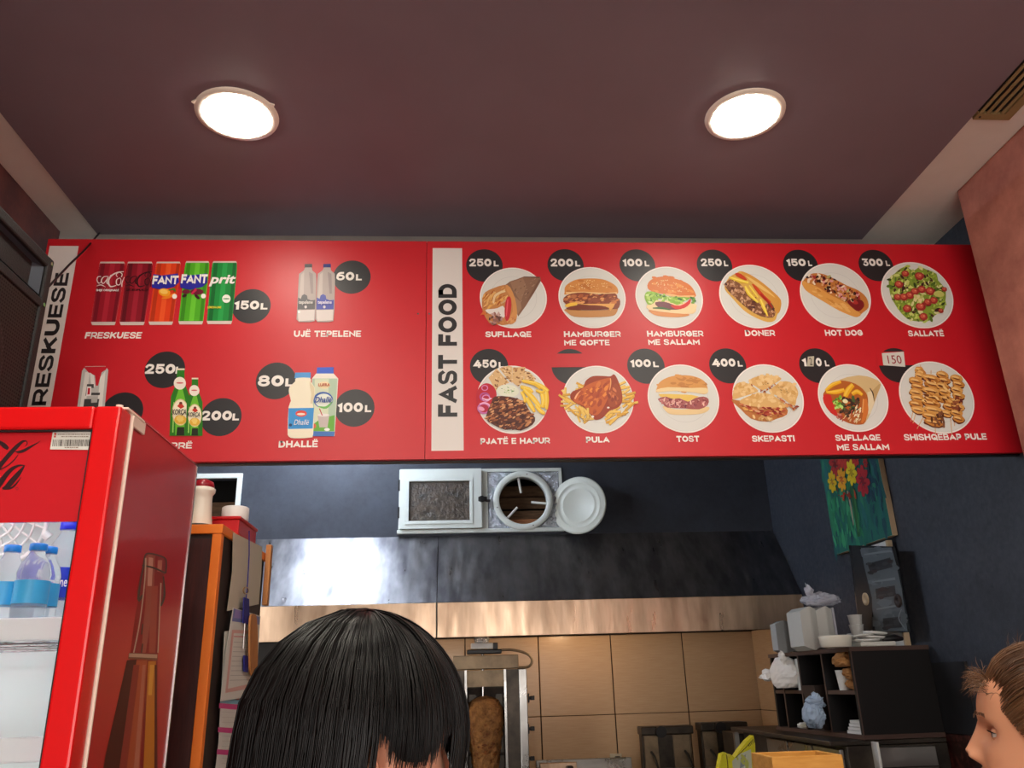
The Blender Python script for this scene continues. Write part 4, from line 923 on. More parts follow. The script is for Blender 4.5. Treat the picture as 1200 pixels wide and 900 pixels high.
# barcode label
st = MB().prism([onY(*q, d0+.011) for q in ((62.2, 505), (108.8, 505.4), (106, 527.2), (58.8, 526.6))], (0, -.0006, 0)).build('barcode_label', 'paper_white', dr, 'white paper label with barcode')
p = Pic(lambda x, y: onY(x, y, d0+.010), NB, 0, 500, 7.5)
rd = random.Random(5); x = 466
while x < 785:
    wd = rd.choice([3, 4, 6, 9]); p.poly('3c3430', [(x, 114), (x+wd, 114), (x+wd-6, 172), (x-6, 172)]); x += wd+rd.choice([4, 5, 8])
for a, b2, y in ((510, 790, 68), (540, 770, 88), (570, 680, 184)):
    x = a
    while x < b2: wd = rd.choice([8, 14, 22]); p.poly('8c7c70', [(x, y-4), (x+wd, y-4), (x+wd, y+4), (x, y+4)]); x += wd+5
p.poly('c04838', [(478, 55), (496, 55), (496, 74), (478, 74)]); p.poly('c04838', [(476, 80), (492, 80), (492, 96), (476, 96)])
p.build('barcode_print', st)
# bottle printed on the fridge side (traced on the side plane)
p = Pic(lambda x, y: onX(x, y, fx1+.0002), (1, 0, 0), 0, 580, 2.8125)
G = [(475, 205), (490, 190), (540, 205), (550, 225), (548, 255), (538, 268), (542, 330), (528, 370), (520, 520), (518, 700), (520, 900), (512, 960), (330, 960), (345, 860), (390, 680), (425, 560), (445, 400), (455, 350), (450, 320), (462, 260), (468, 230)]
p.poly('8c2420', G); p.poly('9c5040', [(480, 205), (492, 195), (512, 200), (505, 360), (480, 520), (465, 520), (480, 350)])
p.poly('c48c78', [(490, 205), (505, 208), (500, 300), (486, 300)]); p.poly('b46c58', [(520, 215), (535, 215), (532, 255), (518, 252)]); p.poly('a04838', [(500, 300), (520, 300), (512, 520), (490, 520)])
p.poly('7a5038', [(425, 520), (520, 525), (518, 545), (422, 540)]); p.stroke('b89880', [(425, 528, 12), (518, 532, 12)], 1)
p.poly('4c1c14', [(418, 545), (450, 542), (400, 900), (385, 960), (330, 960), (350, 850)]); p.poly('a8502c', [(450, 545), (485, 545), (455, 960), (400, 960)]); p.poly('8c3428', [(440, 560), (460, 560), (410, 960), (385, 960)])
p.poly('b46c54', [(470, 560), (480, 560), (452, 960), (436, 960)]); p.poly('c07824', [(488, 548), (514, 548), (510, 700), (508, 960), (470, 960)]); p.poly('d89c3c', [(494, 560), (508, 560), (500, 660), (488, 660)]); p.poly('5c2418', [(510, 560), (517, 560), (518, 960), (508, 960)])
for q in ([(468, 232, 5), (505, 240, 6), (546, 258, 5)], [(455, 345, 8), (462, 290, 6), (472, 240, 5), (478, 200, 5), (495, 193, 5), (540, 206, 5), (548, 225, 5), (546, 258, 5)], [(538, 268, 5), (542, 330, 7), (530, 366, 7)], [(456, 350, 9), (470, 330, 7)], [(470, 425, 4), (466, 460, 4)], [(470, 490, 4), (466, 520, 4)]): p.stroke('4c4034', q)
for q in ([(480, 208, 5), (476, 290, 4), (460, 420, 4), (440, 520, 4)], [(530, 290, 4), (520, 520, 4)]): p.stroke('b8a088', q)
p.build('bottle_print', fr, 'printed glass bottle on the side')
# shelves inside
for zz in (1.752, 1.545, 1.30, 1.0, .7):
    b = MB(); b.box(fx0+t+.006, fx1-t-.006, fy0+.008, fy0+.02, zz, zz+.042, bev=.003)
    sh = b.build('shelf', 'shelf_white', fr)
    w2 = MB(); 
    for k in range(9): w2.cyl((fx0+.06+k*.072, fy0+.021, zz+.004), (fx0+.06+k*.072, fy1-t-.01, zz+.004), .002, n=5, caps=False)
    for k in range(1, 5): w2.cyl((fx0+.045, fy0+.02+k*.09, zz+.001), (fx1-.045, fy0+.02+k*.09, zz+.001), .0025, n=5, caps=False)
    w2.build('shelf_wire', 'chrome', sh)
# fan guard
b = MB(); gc = Vector((-1.045, 1.86, 2.045)); g1 = Vector((1, 0, 0)); g2 = Vector((0, .55, -.835))
for r in (.03, .05, .07, .09, .11, .135): b.tube([gc+g1*(r*math.cos(2*PI*k/36))+g2*(r*math.sin(2*PI*k/36)) for k in range(36)], .0032 if r < .13 else .006, 6, closed=True)
for k in range(20):
    q = 2*PI*k/20; b.cyl(gc+g1*(.03*math.cos(q))+g2*(.03*math.sin(q)), gc+g1*(.135*math.cos(q+.35))+g2*(.135*math.sin(q+.35)), .003, n=5)
b.cyl((-.915, 1.875, 1.995), (-.905, 1.88, 1.985), .010, n=10)
b.build('fan_guard', 'plastic_white', fr)
MB().box(fx0+.05, fx1-.045, 1.90, 2.03, 2.09, 2.12, bev=.006).build('evaporator_cover', 'fridge_in', fr)
MB().cyl((fx0+.05, 1.66, 2.115), (fx1-.045, 1.66, 2.115), .009, n=10).build('lamp_tube', 'fridge_tube', fr)
MB().box(fx0+.038, fx0+.05, 1.648, 1.66, .32, 2.1).build('side_lamp', 'fridge_tube', fr)
# bottles standing inside
def water_bottle(x, y, z, h, r, capm, labm, label, grp=None, txt=None):
    o = thing('water_bottle', label, 'bottle', (x, y, z), grp)
    prof = [(r*.7, .002), (r*.95, .006), (r, .02), (r*.97, h*.2), (r, h*.3), (r, h*.55), (r*.94, h*.62), (r, h*.68), (r*.85, h*.78), (r*.5, h*.88), (r*.42, h*.92), (r*.42, h*.935)]
    MB().lathe(prof, (x, y, z), n=24).build('bottle_body', 'pet', o)
    MB().lathe([(r*.5, h*.925), (r*.52, h*.93), (r*.52, h*.995), (r*.46, h)], (x, y, z), n=20).build('cap', capm, o)
    MB().lathe([(r*1.015, h*.36), (r*1.015, h*.6)], (x, y, z), n=24, caps=False).build('label', labm, o)
    if txt:
        m = MB(); put_text(m, txt, (x-r*.75, y-r*1.05, z+h*.44), (x+r*.75, y-r*1.05, z+h*.44), (x-r*.75, y-r*1.05, z+h*.52), (0, 0, 0), .01, caps='T')
        m.build('label_lettering', 'print_white', o)
    return o
zb_ = 1.757
water_bottle(-.895, 1.72, zb_, .185, .030, 'cap_blue', 'label_blue', 'small blue capped water bottle, leftmost in view on the fridge shelf')
water_bottle(-.8305, 1.69, zb_, .182, .031, 'cap_blue', 'label_blue', 'small blue capped water bottle nearest the glass, in the middle of the fridge shelf')
water_bottle(-.845, 1.765, zb_, .188, .030, 'cap_blue', 'label_blue', 'small blue capped water bottle half hidden behind the nearest one')
water_bottle(-.860, 1.875, zb_, .262, .040, 'cap_dark_blue', 'label_dark_blue', 'tall water bottle with dark blue cap and blue label in the fridge', txt='Tepelene')

# ============================================================ CABINET BEHIND THE FRIDGE
cx1 = -.665; cy0, cy1, cz = 2.362, 2.915, 2.10
cab = thing('cabinet', 'dark brown cabinet with orange edging, papers hung on its side', 'cabinet', (-.9, 2.64, 0))
MB().box(-1.15, cx1-.006, cy0+.004, cy1, 0, cz-.026).build('body', 'cabinet_side', cab)
MB().box(-1.13, cx1-.0265, cy0-.003, cy0+.004, .05, cz-.04).build('panel', 'wood_dark', cab, 'dark grained wooden panel')
MB().box(cx1-.026, cx1, cy0-.006, cy0+.02, 0, cz-.0265, bev=.002).build('edge_strip', 'edge_orange', cab, 'orange vertical edge')
MB().box(-1.16, cx1+.002, cy0-.008, cy1+.01, cz-.026, cz, bev=.002).build('top_board', 'edge_orange', cab, 'orange edged top board')
o = MB().box(cx1+.004, cx1+.022, cy1-.03, cy1+.0, 1.925, 2.128, bev=.003).build('wooden_slat', 'wood_light', cab)
# things hung on the side
XC = cx1
def sidep(name, pts, m, dx, th=.0008, parent=None, label=None):
    return MB().prism([onX(x, y, XC+dx) for x, y in pts], (th, 0, 0)).build(name, m, parent, label)
o = sidep('plastic_sleeve', [(273, 624), (307, 641), (306, 672), (303, 708), (266, 716), (272, 670)], 'paper', .004); tag(o, 'creased grey plastic folder hung at the top of the cabinet side', 'folder')
hp = thing('calendar', 'wall calendar with pink bars hanging low on the cabinet side', 'calendar', tuple(onX(275, 880, XC)))
sidep('page', [(263, 740), (297, 735), (298, 820), (291, 905), (252, 905), (256, 870)], 'paper_white', .006, parent=hp)
p = Pic(lambda x, y: onX(x, y, XC+.0072), (1, 0, 0))
p.poly('78b4cc', [(260, 800), (296, 800), (296, 826), (258, 824)]); 
for y in (824, 852, 878): p.poly('d03888', [(257-(y-824)*.05, y), (297, y+3), (297, y+9), (256.6-(y-824)*.05, y+6)])
for y in (832, 860, 886):
    for j in range(3): p.poly('c0bcb4', [(260, y+j*6+2), (294, y+j*6+3), (294, y+j*6+3.6), (260, y+j*6+2.6)])
p.build('calendar_print', hp)
m = MB(); a, b2, c3 = onX(272, 820, XC), onX(290, 822, XC), onX(272, 812, XC)
put_text(m, '2022', a, b2, c3, (.009, 0, 0), .04); m.build('lettering', 'lid_red', hp)
pf = thing('pinned_form', 'white printed form with pink border in a clear sleeve on the cabinet side', 'document', tuple(onX(280, 815, XC)))
sidep('page', [(273, 712), (305, 722), (299, 815), (258, 822), (265, 760)], 'paper_white', .012, parent=pf)
p = Pic(lambda x, y: onX(x, y, XC+.0132), (1, 0, 0))
p.poly('6474b0', [(274, 713), (304, 723), (304, 732), (272, 728)]); p.poly('9080c0', [(276, 714), (290, 718), (288, 726), (274, 724)])
p.poly('d4a49c', [(272, 738), (300, 739), (297, 806), (264, 812)]); p.poly('d8d8d0', [(274, 742), (298, 743), (295, 801), (267, 807)])
p.poly('d09090', [(274, 745), (286, 745.5), (286, 747), (274, 746.5)])
for k in range(9): p.poly('b0b0ac', [(274-k*.6, 752+k*5.6), (296-k*.2, 753+k*5.4), (296-k*.2, 753.7+k*5.4), (274-k*.6, 752.8+k*5.6)])
p.build('form_print', pf)
ln = thing('keys_on_lanyard', 'dark blue lanyard with keys and a wooden tag hanging on the cabinet side', 'keys', tuple(onX(294, 700, XC)))
MB().tube([onX(*q, XC+.016) for q in ((292, 622), (292, 650), (290, 685), (288, 705))], .002, 6).build('cord', 'lanyard', ln)
MB().tube([onX(288+3*math.cos(k*PI/6), 692+4*math.sin(k*PI/6), XC+.02) for k in range(12)], .0015, 6, closed=True).build('ring', 'gold', ln)
for q in ((287, 730, 285, 760), (291, 735, 292, 758)): MB().tube([onX(q[0], q[1], XC+.02), onX(q[2], q[3], XC+.02)], .003, 6).build('key', 'chrome', ln)
MB().prism([onX(*q, XC+.018) for q in ((285, 700), (291, 702), (291, 732), (284, 730))], (.003, 0, 0)).build('strap', 'lanyard', ln)
MB().prism([onX(*q, XC+.018) for q in ((285, 768), (290, 769), (289, 788), (285, 787))], (.004, 0, 0)).build('tassel', 'lanyard', ln)
MB().prism([onX(*q, XC+.024) for q in smooth_pts([(292, 722), (296, 720), (299, 726), (300, 760), (299, 790), (294, 792), (291, 780), (291, 740)], 3)], (.006, 0, 0)).build('wooden_tag', 'wood_light', ln)
# things on top of the cabinet
c0 = Vector((-.752, 2.43, cz))
o = thing('ceramic_canister', 'cream bottle shaped canister with red lid beside the fridge', 'canister', tuple(c0))
MB().lathe([(.036, 0), (.037, .005), (.031, .04), (.0285, .085), (.029, .1), (.035, .108), (.036, .118), (.031, .122)], c0, n=28).build('body', 'ceramic', o)
MB().lathe([(.030, .1225), (.032, .126), (.028, .139), (.012, .147), (0, .149)], c0, n=28).build('lid', 'lid_red', o)
MB().lathe([(.0372, .001), (.0374, .006), (.0355, .013), (.0345, .018)], c0, n=28).build('base_band', 'black_plastic', o)
o = thing('storage_box', 'small red plastic box lying on top of the dark cabinet', 'box', (-.71, 2.64, cz))
b = MB().box(-.745, -.662, 2.52, 2.74, cz, cz+.045, bev=.004); b.build('box_body', 'box_red', o)
MB().box(-.749, -.658, 2.516, 2.744, cz+.0455, cz+.055, bev=.003).build('lid', 'box_red', o)
o = thing('round_tub', 'white round tub standing on the red box', 'tub', (-.712, 2.58, cz+.055))
MB().lathe([(.040, 0), (.041, .003), (.041, .040), (.037, .043), (.034, .040), (.0, .040)], (-.698, 2.60, cz+.055), n=32).build('tub_body', 'plastic_white', o)
# ============================================================ SMALL OPENING AT FAR LEFT
b = MB(); a = ops[0]; w_ = .028
b.box(a[0]-.03, a[1]+w_, YW-.02, YW-.0005, a[3]-.005, a[3]+.026, bev=.002); b.box(a[1]-.003, a[1]+w_, YW-.02, YW-.0005, a[2]-.02, a[3]-.005, bev=.002); b.box(a[0]-.03, a[0]+.002, YW-.02, YW-.0005, a[2]-.02, a[3]-.005, bev=.002); b.box(a[0]-.03, a[1]+w_, YW-.02, YW-.0005, a[2]-.045, a[2]-.02, bev=.002)
w1 = thing('window_1', None, None, (a[0], YW, a[2])); w1['kind'] = 'structure'
b.build('window_frame', 'upvc', w1)
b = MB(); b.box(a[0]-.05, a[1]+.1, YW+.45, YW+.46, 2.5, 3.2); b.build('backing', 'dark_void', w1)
MB().box(a[0], a[1]+.1, YW+.3, YW+.34, 2.66, 2.87).build('board', 'plank', w1); MB().box(a[0], a[1]+.1, YW+.1, YW+.3, 2.66, 2.685).build('board', 'plank_orange', w1)
# ============================================================ VENT WINDOW ABOVE THE HOOD
w2 = thing('window_2', None, None, (.15, YW, 2.58)); w2['kind'] = 'structure'
wx0, wxm, wx1, wz0, wz1 = -.385, .158, .688, 2.578, 3.003
b = MB()
b.box(wx0, wx1, YW-.012, YW-.0005, wz1-.022, wz1, bev=.002); b.box(wx0-.008, wx1, YW-.03, YW-.0005, wz0, wz0+.024, bev=.003)
b.box(wx0, wx0+.02, YW-.012, YW-.0005, wz0+.024, wz1-.022); b.box(wx1-.02, wx1, YW-.012, YW-.0005, wz0+.024, wz1-.022); b.box(wxm-.004, wxm+.035, YW-.014, YW-.0005, wz0+.024, wz1-.022)
b.build('window_frame', 'upvc', w2)
b = MB(); X0, X1, Z0, Z1 = wx0+.008, wxm-.006, wz0+.028, wz1-.006; px0, px1, pz0, pz1 = -.318, .074, 2.655, 2.915
for q in ((X0, X1, pz1, Z1), (X0, X1, Z0, pz0), (X0, px0, pz0, pz1), (px1, X1, pz0, pz1)): b.box(q[0], q[1], YW-.045, YW-.0155, q[2], q[3], bev=.0)
s_ = b.build('sash', 'upvc', w2, 'white hinged sash')
b = MB()
for q in ((px0-.022, px1+.022, pz1, pz1+.022), (px0-.022, px1+.022, pz0-.022, pz0), (px0-.022, px0, pz0, pz1), (px1, px1+.022, pz0, pz1)): b.box(q[0], q[1], YW-.050, YW-.046, q[2], q[3], bev=.0015)
b.build('glazing_bead', 'upvc', s_)
MB().box(px0, px1, YW-.034, YW-.028, pz0, pz1).build('patterned_pane', 'pattern_glass', s_)
for z in (2.68, 2.86): MB().box(X0-.014, X0, YW-.04, YW-.012, z, z+.07, bev=.003).build('hinge', 'black_plastic', s_)
b = MB(); b.box(wxm-.028, wxm+.03, YW-.066, YW-.046, 2.775, 2.805, bev=.005); b.box(wxm+.02, wxm+.05, YW-.06, YW-.05, 2.77, 2.787, bev=.003); b.cyl((wxm-.005, YW-.068, 2.79), (wxm-.005, YW-.046, 2.79), .02, n=14); b.build('latch', 'black_plastic', s_)
# round ventilation ring in foil
rc = Vector((.424, YW-.02, 2.782)); R1, R2 = .196, .156
b = MB(); n = 48; fo = [(wxm+.036, wz0+.026), (wx1-.024, wz0+.026), (wx1-.024, wz1-.024), (wxm+.036, wz1-.024)]
def edgept(q):
    dx, dz = math.cos(q), math.sin(q); best = 9
    for lim, dd, c3 in ((fo[1][0], dx, rc.x), (fo[0][0], dx, rc.x), (fo[2][1], dz, rc.z), (fo[0][1], dz, rc.z)):
        if abs(dd) > 1e-6:
            tt = (lim-c3)/dd
            if tt > 0: best = min(best, tt)
    return Vector((rc.x+dx*best, YW-.006, rc.z+dz*best)), best
vs = []; qs = sorted([2*PI*k/64 for k in range(64)] + [math.atan2(z-rc.z, x-rc.x) % (2*PI) for x, z in fo]); n = len(qs); rd = random.Random(3)
for q in qs:
    e, bb = edgept(q); r_ = min(R2+.02, bb); vs += [Vector((rc.x+r_*math.cos(q), YW-.006, rc.z+r_*math.sin(q)))]
    for k in (1, 2, 3): vs.append(vs[-k]*(1-k/4)+e*(k/4)+Vector((0, rd.uniform(-.010, .0), 0)))
    vs.append(e)
b.add(vs, [(5*i+k, 5*((i+1) % n)+k, 5*((i+1) % n)+k+1, 5*i+k+1) for i in range(n) for k in range(4)], False)
b.build('foil_sheet', 'foil', w2, 'crumpled silver foil round the ring')
ring = MB().lathe([(R2, .0), (R2, -.05), (R2+.004, -.05), (R2+.004, -.0), (R1, .0), (R1, .012), (R1-.004, .016), (R2+.004, .018), (R2, .014), (R2, 0)], rc, (0, -1, 0), 56).build('ventilation_ring', 'upvc', w2)
for ang, L_ in ((100, .1), (-8, .1), (-133, .1)):
    q = math.radians(ang); d = Vector((math.cos(q), 0, math.sin(q))); MB().cyl(rc+d*(R2-.002)+Vector((0, .0, 0)), rc+d*(R2-L_)+Vector((0, .015, 0)), .008, n=10).build('peg', 'plastic_white', ring)
for ang in (80, 195, -70):
    q = math.radians(ang); d = Vector((math.cos(q), 0, math.sin(q))); MB().cyl(rc+d*(R2+.02)+Vector((0, -.016, 0)), rc+d*(R2+.02)+Vector((0, -.019, 0)), .004, n=8).build('screw', 'steel_dark', ring)
# cavity seen through the ring
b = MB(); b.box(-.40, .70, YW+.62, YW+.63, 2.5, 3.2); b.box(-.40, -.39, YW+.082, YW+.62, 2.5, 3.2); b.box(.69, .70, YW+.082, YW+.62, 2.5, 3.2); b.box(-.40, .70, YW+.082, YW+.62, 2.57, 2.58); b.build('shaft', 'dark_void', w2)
for z, y, m_ in ((2.81, .16, 'plank'), (2.90, .20, 'plank'), (2.715, .13, 'plank')): MB().box(-.38, .68, YW+y, YW+y+.02, z-.045, z+.03).build('plank', m_, w2)
MB().box(-.38, .68, YW+.085, YW+.125, 2.605, 2.68).build('plank', 'plank_orange', w2)
# round lid swung open
lc = Vector((.782, YW-.075, 2.735)); rot = Matrix.Rotation(math.radians(-27), 3, 'Z') @ Matrix.Rotation(math.radians(10), 3, 'Y')
ax = rot @ Vector((0, -1, 0))
ld = thing('round_vent_lid', 'round white ribbed lid hanging open beside the ventilation ring', 'lid', tuple(lc+Vector((0, 0, -.19))))
MB().lathe([(0, -.012), (.17, -.012), (.186, -.004), (.188, .004), (.183, .009), (.17, .009), (.148, .007), (.146, .0085), (.144, .006), (.112, .005), (.110, .0065), (.107, .0045), (0, .003)], lc, ax, 56).build('disc', 'lid_white', ld)
MB().cyl(lc+rot @ Vector((-.188, 0, .02)), lc+rot @ Vector((-.188, 0, -.03)), .006, n=8).build('hinge', 'gold', ld)

# ============================================================ EXTRACTOR HOOD
Yl, zl0, zl1, zt_ = 4.98, 1.918, 2.118, 2.562
hood = thing('extractor_hood', 'long stainless steel extractor hood with brushed sloping front', 'extractor hood', (.4, 5.2, zl0))
xj = -.129; xL, xR = -2.3, 2.074
for a, b2 in ((xL, xj-.002), (xj+.002, xR)):
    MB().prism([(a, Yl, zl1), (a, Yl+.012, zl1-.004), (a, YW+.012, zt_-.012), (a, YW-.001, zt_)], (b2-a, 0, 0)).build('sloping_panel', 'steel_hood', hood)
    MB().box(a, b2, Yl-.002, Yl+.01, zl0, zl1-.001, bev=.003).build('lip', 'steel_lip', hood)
MB().box(xj-.004, xj+.003, Yl-.006, Yl-.002, zl0, zl1).build('seam', 'steel_dark', hood)
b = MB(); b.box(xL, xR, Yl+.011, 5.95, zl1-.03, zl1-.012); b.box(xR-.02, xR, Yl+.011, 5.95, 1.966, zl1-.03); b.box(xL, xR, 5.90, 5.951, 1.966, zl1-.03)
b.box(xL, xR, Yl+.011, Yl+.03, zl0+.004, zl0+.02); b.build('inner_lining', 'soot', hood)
for x, wh in ((.75, 'right'), (-.8, 'left')):
    o = thing('hood_lamp', 'warm lamp under the extractor hood, '+wh+' of the doner grill', 'light', (x, 5.45, 2.0), 'lamps under the hood')
    MB().lathe([(0, 0), (.03, .006), (.04, .03), (.03, .06), (.02, .085)], (x, 5.45, 2.0), n=16).build('bulb', 'hood_bulb', o)
# kitchen tube lights
for x, wh in ((-1.0, 'left'), (-.72, 'right')):
    o = thing('tube_light', wh+' one of two white tube lights on the kitchen ceiling', 'light', (x, 4.75, 3.36), 'kitchen tube lights')
    MB().box(x-.05, x+.05, 4.2, 5.25, 3.375, 3.404, bev=.004).build('fitting', 'plastic_white', o)
    MB().cyl((x, 4.22, 3.36), (x, 5.23, 3.36), .014, n=12).build('tube', 'tube', o)

# ============================================================ DONER GRILL
Yd = 5.45
dg_ = thing('doner_grill', 'stainless upright doner grill with a meat cone under the hood', 'doner grill', (.17, 5.5, .9))
def dbox(name, x0, x1, y0, y1, m, Y0, Y1, bev=.0, label=None):
    a = onY(x0, y0, Y0); b2 = onY(x1, y1, Y0); return MB().box(a.x, b2.x, Y0, Y1, b2.z, a.z, bev=bev).build(name, m, dg_, label)
zT = onY(530, 786, Yd).z; zB = .95
def col(name, x0, x1, m, Y0, Y1, zt2=zT, zb2=zB, bev=0.0): return MB().box(x0, x1, Y0, Y1, zb2, zt2, bev=bev).build(name, m, dg_)
xA, xB, xC_, xD, xE, xF, xG = -.09, -.035, .032, .048, .288, .372, .424
col('side_panel', xA, xB, 'steel', Yd, Yd+.28, bev=.004); col('side_panel', xF+.002, xG, 'steel', Yd, Yd+.28, bev=.004)
col('door_panel', xB+.002, xC_, 'steel_dark', Yd+.004, Yd+.03); col('door_panel', xE+.008, xF, 'steel_dark', Yd+.004, Yd+.03)
col('door_edge', xC_+.002, xD, 'steel', Yd-.004, Yd+.03); col('door_edge', xE-.008, xE+.006, 'steel', Yd-.004, Yd+.03)
MB().box(-.035, .372, Yd+.25, Yd+.27, zB, zT).build('back_plate', 'steel_dark', dg_)
MB().box(-.037, .373, Yd-.02, Yd+.10, zT+.004, onY(530, 769, Yd).z, bev=.004).build('top_plate', 'steel_dirty', dg_)
MB().box(.045, .29, Yd+.05, Yd+.07, zT-.10, zT-.002).build('heat_shield', 'steel_dirty', dg_)
rf = MB().box(.052, .284, Yd+.13, Yd+.22, zB, zT-.11).build('burner_frame', 'burner', dg_)
for k in range(5):
    z = 1.02+k*.12
    for xx in (.062, .232):
        MB().box(xx, xx+.045, Yd+.122, Yd+.129, z, z+.10).build('burner_mesh', 'steel_dark', rf)
MB().cyl((.150, Yd+.06, 1.0), (.150, Yd+.06, zT+.12), .009, n=12).build('spit', 'chrome', dg_)
mt = MB(); prof = [(.05, 1.0), (.066, 1.06), (.074, 1.15), (.080, 1.22), (.090, 1.30), (.106, 1.38), (.117, 1.45), (.114, 1.51), (.092, 1.56), (.05, 1.585), (.01, 1.592)]
vs = []; fs = []; N_ = 56; K_ = 50; rd = random.Random(9)
def pr(z):
    for (r0, z0), (r1, z1) in zip(prof, prof[1:]):
        if z0 <= z <= z1: u = (z-z0)/(z1-z0); u = u*u*(3-2*u); return r0+(r1-r0)*u
    return .01
for k in range(K_+1):
    z = 1.0+.592*k/K_
    for i in range(N_):
        q = 2*PI*i/N_; lump = .006*math.sin(5*q+z*40)*math.sin(z*55+q*3)+.004*math.sin(11*q-z*90)+rd.uniform(-.003, .003)
        r = max(.004, pr(z)*(1.0)+lump*(1 if z < 1.42 else .5)); vs.append((.160+r*math.cos(q), Yd+.06+r*math.sin(q), z))
for k in range(K_):
    for i in range(N_): j = (i+1) % N_; fs.append((k*N_+i, k*N_+j, (k+1)*N_+j, (k+1)*N_+i))
mt.add(vs, fs, True); mt.build('meat_cone', 'meat', dg_)
fl = MB()
for k in range(170):
    q = rd.uniform(0, 2*PI); z = rd.uniform(1.02, 1.43); r = pr(z)+.002; c3 = Vector((.160+r*math.cos(q), Yd+.06+r*math.sin(q), z)); t_ = Vector((-math.sin(q), math.cos(q), 0)); o_ = Vector((math.cos(q), math.sin(q), 0)); s1 = rd.uniform(.006, .02); s2 = rd.uniform(.003, .010)
    fl.add([c3-t_*s1, c3+Vector((0, 0, -s2))+o_*.004, c3+t_*s1, c3+Vector((0, 0, s2))+o_*.006], [(0, 1, 2, 3)])
fl.build('meat_flakes', 'meat_dark', dg_, kind='stuff')
# motor and pipe on top
b = MB(); b.box(.075, .155+.06, Yd-.03, Yd+.05, zT+.125, zT+.16, bev=.006); b.build('motor_clamp', 'plastic_white', dg_)
b = MB(); b.lathe([(.045, 0), (.05, .02), (.042, .045), (.02, .06), (0, .062)], (.145, Yd, zT+.162), n=18); b.build('motor', 'foil', dg_, 'foil wrapped motor')
b = MB(); b.box(.05, .27, Yd-.01, Yd+.06, zT+.095, zT+.122, bev=.006); b.box(.215, .245, Yd-.03, Yd, zT+.12, zT+.16, bev=.004); b.build('motor_arm', 'black_plastic', dg_)
b = MB(); b.tube(smooth_pts([(.25, Yd+.02, zT+.115), (.34, Yd+.02, zT+.115), (.43, Yd+.02, zT+.09), (.462, Yd+.02, zT+.05), (.44, Yd+.02, zT+.012), (.37, Yd+.02, zT+.008)], 5, False), .008, 8); b.build('gas_pipe', 'steel_dirty', dg_)
for y in (818, 854, 889):
    c3 = onY(619, y, Yd+.05); o = MB(); o.cyl(c3, c3+Vector((.022, 0, 0)), .010, .009, n=12); o.box(c3.x-.002, c3.x+.006, c3.y-.026, c3.y+.026, c3.z-.028, c3.z+.028, bev=.006); o.box(c3.x+.012, c3.x+.04, c3.y-.006, c3.y+.006, c3.z-.013, c3.z+.013, bev=.003); o.build('knob', 'black_plastic', dg_)
# worktop along the back, and low cooking equipment
ct = MB(); ct.box(-2.3, 2.066, 5.36, 5.94, .90, .94, bev=.004); o = ct.build('worktop', 'steel'); tag(o, 'stainless worktop along the tiled kitchen wall', 'worktop')
bc = thing('base_cabinet', 'stainless base unit under the back worktop', 'cabinet', (0, 5.6, 0))
MB().box(-2.3, 2.066, 5.42, 5.94, .08, .899).build('body', 'steel', bc)
# flat griddle with splash rim between doner and fryers
gr = thing('griddle', 'low stainless griddle with splash rim right of the doner grill', 'griddle', (.8, 5.6, .94))
z893 = onY(700, 893, 5.6).z
MB().box(.50, 1.13, 5.45, 5.9, .942, z893-.08, bev=.006).build('body', 'steel', gr); MB().box(.50, 1.13, 5.86, 5.9, z893-.08, z893, bev=.003).build('splash_back', 'steel', gr)
MB().box(.50, .73, 5.58, 5.62, z893-.079, z893+.005, bev=.003).build('rail', 'steel_lip', gr)
MB().box(.66, .70, 5.52, 5.575, z893-.07, z893-.01, bev=.008).build('handle', 'black_plastic', gr)
c3 = onY(723, 890, 5.94); so = thing('wall_socket', 'small beige wall socket with a black plug on the tiles', 'socket', tuple(c3))
MB().box(c3.x-.045, c3.x+.035, 5.944, 5.952, c3.z-.05, c3.z+.035, bev=.003).build('plate', 'paper', so); MB().box(c3.x-.015, c3.x+.022, 5.915, 5.943, c3.z-.03, c3.z+.02, bev=.006).build('plug', 'black_plastic', so)
# fryer lids
def fryer(x0, x1, zt2, label):
    o = thing('fryer', label, 'fryer', ((x0+x1)/2, 5.65, .94))
    MB().box(x0-.02, x1+.02, 5.5, 5.9, .942, 1.10, bev=.006).build('tank', 'steel', o)
    MB().box(x0, x1, 5.72, 5.80, 1.102, zt2-.05).build('back_panel', 'steel_dark', o)
    MB().box(x0-.01, x1+.01, 5.66, 5.80, zt2-.049, zt2, bev=.006).build('control_head', 'steel_dark', o)
    MB().box(x0+.01, x0+.10, 5.70, 5.719, 1.11, zt2-.055).build('cover_plate', 'steel_dirty', o); MB().box(x1-.12, x1-.01, 5.70, 5.719, 1.11, zt2-.055).build('cover_plate', 'steel_dirty', o)
    MB().cyl((x0+.11, 5.62, zt2-.03), (x0+.11, 5.659, zt2-.03), .035, n=18).build('knob', 'black_plastic', o)
    for xx in (x0+.05, x1-.05): MB().tube([(xx, 5.69, 1.22), (xx+.005, 5.64, 1.2), (xx+.02, 5.60, 1.12)], .008, 8).build('basket_handle', 'black_plastic', o)
    MB().box(x0, x1, 5.52, 5.69, 1.102, 1.125, bev=.004).build('lid', 'steel', o)
    return o
fryer(1.18, 1.50, 1.372, 'left table fryer with dark grimy control head below the tiles')
fryer(1.57, 1.86, 1.385, 'right table fryer partly hidden behind the yellow bag')

